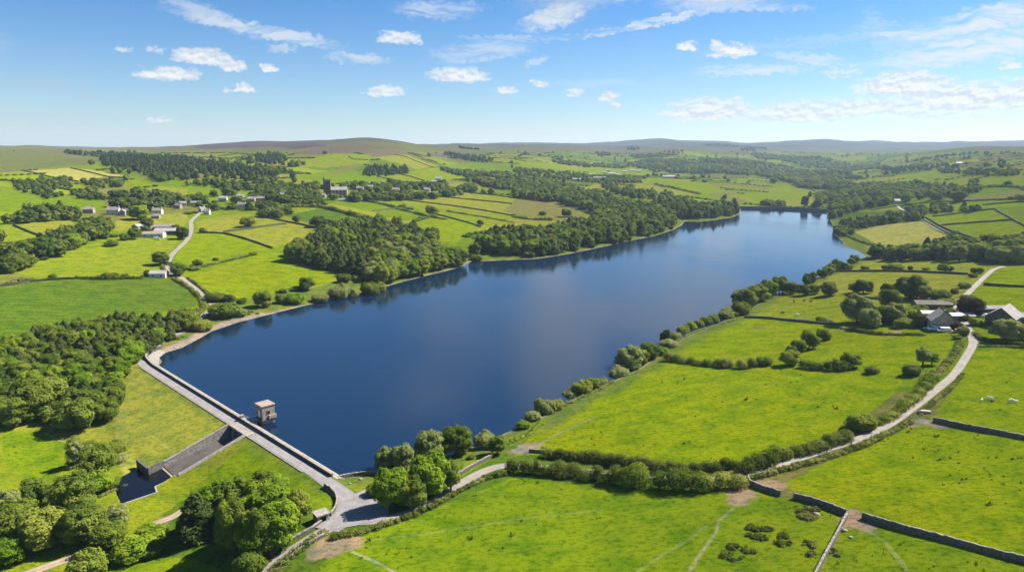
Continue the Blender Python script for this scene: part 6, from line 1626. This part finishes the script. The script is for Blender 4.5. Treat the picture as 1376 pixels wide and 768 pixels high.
# ------------------------------------------------------------------ sheep and cattle
def animal(name, parts_, radii, edges, mat):
    me = bpy.data.meshes.new(name); me.from_pydata(parts_, edges, []); o = bpy.data.objects.new(name, me); COL.objects.link(o)
    sk = o.modifiers.new('skin', 'SKIN'); sk.use_smooth_shade = True
    for i, r in enumerate(radii): me.skin_vertices[0].data[i].radius = (r, r) if not isinstance(r, tuple) else r
    me.skin_vertices[0].data[0].use_root = True
    o.modifiers.new('sub', 'SUBSURF').levels = 1; o.modifiers['sub'].render_levels = 1
    dg = bpy.context.evaluated_depsgraph_get(); m2 = bpy.data.meshes.new_from_object(o.evaluated_get(dg)); bpy.data.objects.remove(o); m2.name = name
    m2.materials.clear(); m2.materials.append(mat); return m2
def quad(graze, s, legs_r, body_r, head_r):
    nz = .42 if graze else .95
    v = [(0, 0, .68), (.38, 0, .70), (.52, 0, .74), (.70, 0, .64 if graze else .86), (.86, 0, nz - .02), (1.00, 0, nz - .16 if graze else nz - .06), (-.38, 0, .70), (-.56, 0, .68), (-.66, 0, .50)]
    r = [body_r, body_r * .97, body_r * .8, body_r * .5, head_r, head_r * .62, body_r, body_r * .7, .035]
    e = [(0, 1), (1, 2), (2, 3), (3, 4), (4, 5), (0, 6), (6, 7), (7, 8)]
    for x, par, hind in ((.40, 1, 0), (-.42, 6, 1)):
        for sy in (-.13, .13):
            i = len(v); v += [(x, sy, .46), (x + (-.05 if hind else .02), sy, .24), (x + (.01 if hind else 0), sy, .02)]; r += [legs_r * 1.6, legs_r, legs_r * .8]; e += [(par, i), (i, i + 1), (i + 1, i + 2)]
    return [tuple(np.array(q) * s) for q in v], [q * s for q in r], e
for px, py, yaw, gz, s, mat, nm, lab in ((1319,539,40,True,1.15,'wool','sheep','white sheep grazing, leftmost of those by the lane'),(1331,537,160,False,1.25,'wool','sheep','white sheep standing beside a small dark one'),(1333.5,540,200,True,.85,'hide','sheep','small dark sheep just below a white one'),(1358,540,5,True,1.35,'wool','sheep','white sheep lying long in the grass near the right edge'),(1365,541,185,True,1.05,'wool','sheep','smaller white sheep, rightmost in the pasture'),
    (1051,422,10,True,1.7,'hide','cow','black cow grazing above the drystone wall'),(1071,424.5,170,True,1.6,'wool','cow','white cow grazing right of the black cow'),(1067,406,90,True,1.5,'hide','cow','dark cow high in the cattle pasture, leftmost'),(1080,405,30,True,1.5,'hide','cow','dark cow high in the cattle pasture, middle one'),(1090,406,200,True,1.5,'hide','cow','dark cow high in the cattle pasture, rightmost')):
    me = animal(nm, *quad(gz, s, .055, .26, .12), M[mat])
    x, y = P1(px, py); o = obj(nm, me); o.location = (x, y, float(hz(x, y))); o.rotation_euler = (0, 0, math.radians(yaw)); tag(o, lab, nm)
# ------------------------------------------------------------------ light, sky, air, camera
SUN_AZ = math.atan2(0.92, 0.40)        # from straight ahead (+Y) towards the right (+X)
SUN_EL = math.radians(46)
sd = bpy.data.lights.new('sun', 'SUN'); sd.energy = 5.0; sd.angle = math.radians(0.55); sd.color = (1.0, 0.95, 0.87)
so = link(bpy.data.objects.new('sun', sd))
sv_ = Vector((math.sin(SUN_AZ) * math.cos(SUN_EL), math.cos(SUN_AZ) * math.cos(SUN_EL), math.sin(SUN_EL)))
so.rotation_euler = sv_.to_track_quat('Z', 'Y').to_euler(); so.location = sv_ * 400

world = bpy.data.worlds.new('World'); scene.world = world; world.use_nodes = True
k = NT_(world)
sky = k.n('ShaderNodeTexSky', sky_type='NISHITA'); sky.sun_disc = False
sky.sun_elevation = SUN_EL; sky.sun_rotation = SUN_AZ
sky.altitude = 300; sky.air_density = 1.0; sky.dust_density = 0.25; sky.ozone_density = 3.0
dirn = k.n('ShaderNodeTexCoord').outputs['Generated']
sx = k.n('ShaderNodeSeparateXYZ', {0: dirn})
az = k.math('MULTIPLY', k.math('ARCTAN2', sx.outputs[0], sx.outputs[1]), 57.2958)
el = k.math('MULTIPLY', k.math('ARCSINE', sx.outputs[2]), 57.2958)
ae = k.n('ShaderNodeCombineXYZ', {0: az, 1: el, 2: 0.0}).outputs[0]
def skydir(px, py):
    x, y, z = ray(px, py); return math.degrees(math.atan2(x, y)), math.degrees(math.asin(z / math.sqrt(x * x + y * y + z * z)))
DPX = 16.0   # photo pixels per degree near the middle
nzA = k.n('ShaderNodeTexNoise', {'Vector': k.vmath('MULTIPLY', ae, (1.0, 1.8, 0)), 'Scale': 1.1, 'Detail': 7.0, 'Roughness': .62}).outputs['Fac']
# ragged lookup position for the cumulus
nv = k.n('ShaderNodeTexNoise', {'Vector': k.vmath('MULTIPLY', ae, (1.0, 1.6, 0)), 'Scale': 1.6, 'Detail': 5.0, 'Roughness': .6}).outputs['Color']
wob = k.vmath('MULTIPLY', k.vmath('SUBTRACT', nv, (.5, .5, .5)), (1.9, .8, 0))
aew = k.vmath('ADD', ae, wob)
CUM = [(273,76,76,17,1),(228,99,80,14,1),(314,88,34,13,1),(362,91,26,9,1),(329,118,28,11,1),(306,121,12,5,.7),(164,66,26,8,.6),(210,67,26,9,.6),(212,161,32,6,.9),(537,50,66,14,.9),
       (616,100,88,17,1),(517,122,54,13,1),(681,120,28,8,.9),(725,112,24,9,.9),(772,124,28,9,.8),(817,129,30,10,.9),(827,140,12,6,.8),(923,62,28,10,1),(962,60,22,9,.8),(985,68,56,15,1),(945,133,26,7,.7),
       (990,132,18,6,.7),(955,147,130,24,1),(1075,150,140,24,.95),(1160,143,140,18,.9),(1215,113,120,24,1),(1130,99,52,11,.6),(1283,112,34,10,.6),(1310,131,200,28,1),(1255,152,140,16,.7),(1355,87,26,10,.8),(1375,120,60,20,.9)]
GREY = [(55,111,70,12,.42),(113,130,46,8,.45),(5,58,18,16,.35),(60,160,180,14,.28),(150,158,90,8,.3),(245,157,60,8,.22),(420,153,30,5,.25),(270,119,20,6,.2),
       (752,-112,130,190,.9),(860,-48,260,60,.8),(1030,-44,260,60,.95),(600,-60,160,40,.5)]
def cloud_field(lst, vec, soft):
    best = None
    for px, py, w, h, a in lst:
        a0, e0 = skydir(px, py + h * .28)
        s = k.vmath('SUBTRACT', vec, (a0, e0, 0))
        s = k.vmath('MULTIPLY', s, (2 * DPX / w / 1.05, DPX / h * 1.05, 0))
        q = k.n('ShaderNodeSeparateXYZ', {0: s})
        yy = k.math('MAXIMUM', q.outputs[1], k.math('MULTIPLY', q.outputs[1], -2.4))
        r = k.math('ADD', k.math('MULTIPLY', q.outputs[0], q.outputs[0]), k.math('MULTIPLY', yy, yy))
        d = k.math('MULTIPLY', k.ramp(r, 1.5, soft - .3), a)
        best = d if best is None else k.math('MAXIMUM', best, d)
    return best
cum = cloud_field(CUM, aew, .25)
gry = cloud_field(GREY, aew, .0)
# cirrus: long streaks inside a few soft patches
CIR = [(345,40,200,16,-9,.75),(280,20,120,20,-20,.5),(650,68,130,26,6,.55),(590,12,110,22,0,.55),(745,22,90,26,14,.9),(480,78,80,12,-3,.6),(880,30,220,10,9,.8),(1020,10,120,12,-3,.55),(1010,94,130,14,0,.75),(1100,80,120,11,-8,.75),(1180,42,60,24,-60,.3),
       (1230,44,130,18,-8,.8),(1320,28,170,30,10,.9),(1310,66,210,30,6,.95),(380,66,34,10,0,.5),(720,82,30,10,10,.5),(700,52,180,8,0,.4),(1100,55,300,14,4,.22),(820,112,160,12,0,.25),
       (760,-110,130,170,0,.95),(850,-35,240,60,4,.8),(1010,-30,220,60,8,.9),(560,-170,180,60,-10,.5),(1080,-110,280,90,5,.8),(640,-60,190,36,10,.7),(930,-70,120,30,-6,.8)]
str_ = k.vmath('ADD', ae, k.vmath('MULTIPLY', k.vmath('SUBTRACT', k.n('ShaderNodeTexNoise', {'Vector': ae, 'Scale': .16, 'Detail': 3.0}).outputs['Color'], (.5, .5, .5)), (5, 3.2, 0)))
streak = k.n('ShaderNodeTexNoise', {'Vector': k.vmath('MULTIPLY', str_, (.16, 1.35, 0)), 'Scale': 1.0, 'Detail': 8.0, 'Roughness': .66}).outputs['Fac']
wobc = k.vmath('ADD', ae, k.vmath('MULTIPLY', k.vmath('SUBTRACT', nv, (.5, .5, .5)), (3.0, 1.6, 0)))
cir = None
for px, py, w, h, ang, a in CIR:
    a0, e0 = skydir(px, py); s = k.vmath('SUBTRACT', wobc, (a0, e0, 0)); c_, s_ = math.cos(math.radians(ang)), math.sin(math.radians(ang))
    u = k.vmath('DOT_PRODUCT', s, (c_ * 2 * DPX / w, s_ * 2 * DPX / w, 0), out=1); v = k.vmath('DOT_PRODUCT', s, (-s_ * 2 * DPX / h, c_ * 2 * DPX / h, 0), out=1)
    r = k.math('ADD', k.math('MULTIPLY', u, u), k.math('MULTIPLY', v, v))
    d = k.math('MULTIPLY', k.ramp(r, 1.5, .0), a); cir = d if cir is None else k.math('MAXIMUM', cir, d)
cirm = k.math('MULTIPLY', cir, k.ramp(streak, .33, .58), clamp=True)
cumm = k.math('MULTIPLY', cum, k.ramp(k.math('ADD', cum, k.math('MULTIPLY', k.math('SUBTRACT', nzA, .5), 2.0)), .24, .68), clamp=True)
grm = k.math('MULTIPLY', gry, k.ramp(nzA, .3, .6), clamp=True)
skyc = k.mix(1.0, sky.outputs[0], k.mix(k.ramp(el, 0.0, 11.5, smooth=False), (.93, .98, 1.02), (.38, .74, 1.06)), 'MULTIPLY')
WHITE = 7.0
base = k.mix(k.math('MULTIPLY', cirm, .95), skyc, (WHITE * .93, WHITE * .97, WHITE * 1.0))
base = k.mix(grm, base, (WHITE * .55, WHITE * .64, WHITE * .74))
nzB = k.n('ShaderNodeTexNoise', {'Vector': k.vmath('ADD', k.vmath('MULTIPLY', ae, (1.0, 1.8, 0)), (.16, .42, 0)), 'Scale': 1.1, 'Detail': 7.0, 'Roughness': .62}).outputs['Fac']
shade = k.ramp(k.math('SUBTRACT', nzA, nzB), -.12, .10, 0.0, 1.0)
cw = k.mix(shade, (WHITE * .74, WHITE * .82, WHITE * .90), (WHITE * 1.05, WHITE * 1.06, WHITE * 1.06))
base = k.mix(cumm, base, cw)
bg = k.n('ShaderNodeBackground', {'Color': base, 'Strength': 0.050})
ow = k.n('ShaderNodeOutputWorld', {0: bg})
world.cycles.sampling_method = 'MANUAL'; world.cycles.sample_map_resolution = 512

HAZE = 5.4e-5
m, k = newmat('valley_air')
v = k.n('ShaderNodeVolumePrincipled', {'Color': (.62, .80, 1.0, 1), 'Density': HAZE, 'Anisotropy': 0.2})
k.out(None, v)
hb = MB().box(-14000, 14000, -400, 13000, -16, 330).build('haze', m)
tag(hb, 'thin blue summer haze over the whole valley', 'haze', kind='stuff')

cam = bpy.data.cameras.new('camera'); cam.sensor_width = 36; cam.lens = 36 * F / 1376; cam.clip_start = 1; cam.clip_end = 40000
co = link(bpy.data.objects.new('camera', cam)); co.location = (0, 0, CAMZ); co.rotation_euler = (math.pi / 2 - PITCH, 0, 0)
scene.camera = co
vs = scene.view_settings; vs.view_transform = 'Standard'; vs.look = 'None'; vs.gamma = 1; vs.use_curve_mapping = False; vs.exposure = 1.35
cy = scene.cycles
cy.max_bounces = 8; cy.diffuse_bounces = 2; cy.glossy_bounces = 3; cy.transmission_bounces = 4; cy.transparent_max_bounces = 8; cy.volume_bounces = 0
cy.use_denoising = True; cy.denoiser = 'OPENIMAGEDENOISE'; cy.denoising_input_passes = 'RGB_ALBEDO_NORMAL'
cy.use_adaptive_sampling = True; cy.adaptive_threshold = 0.012; cy.sample_clamp_indirect = 8
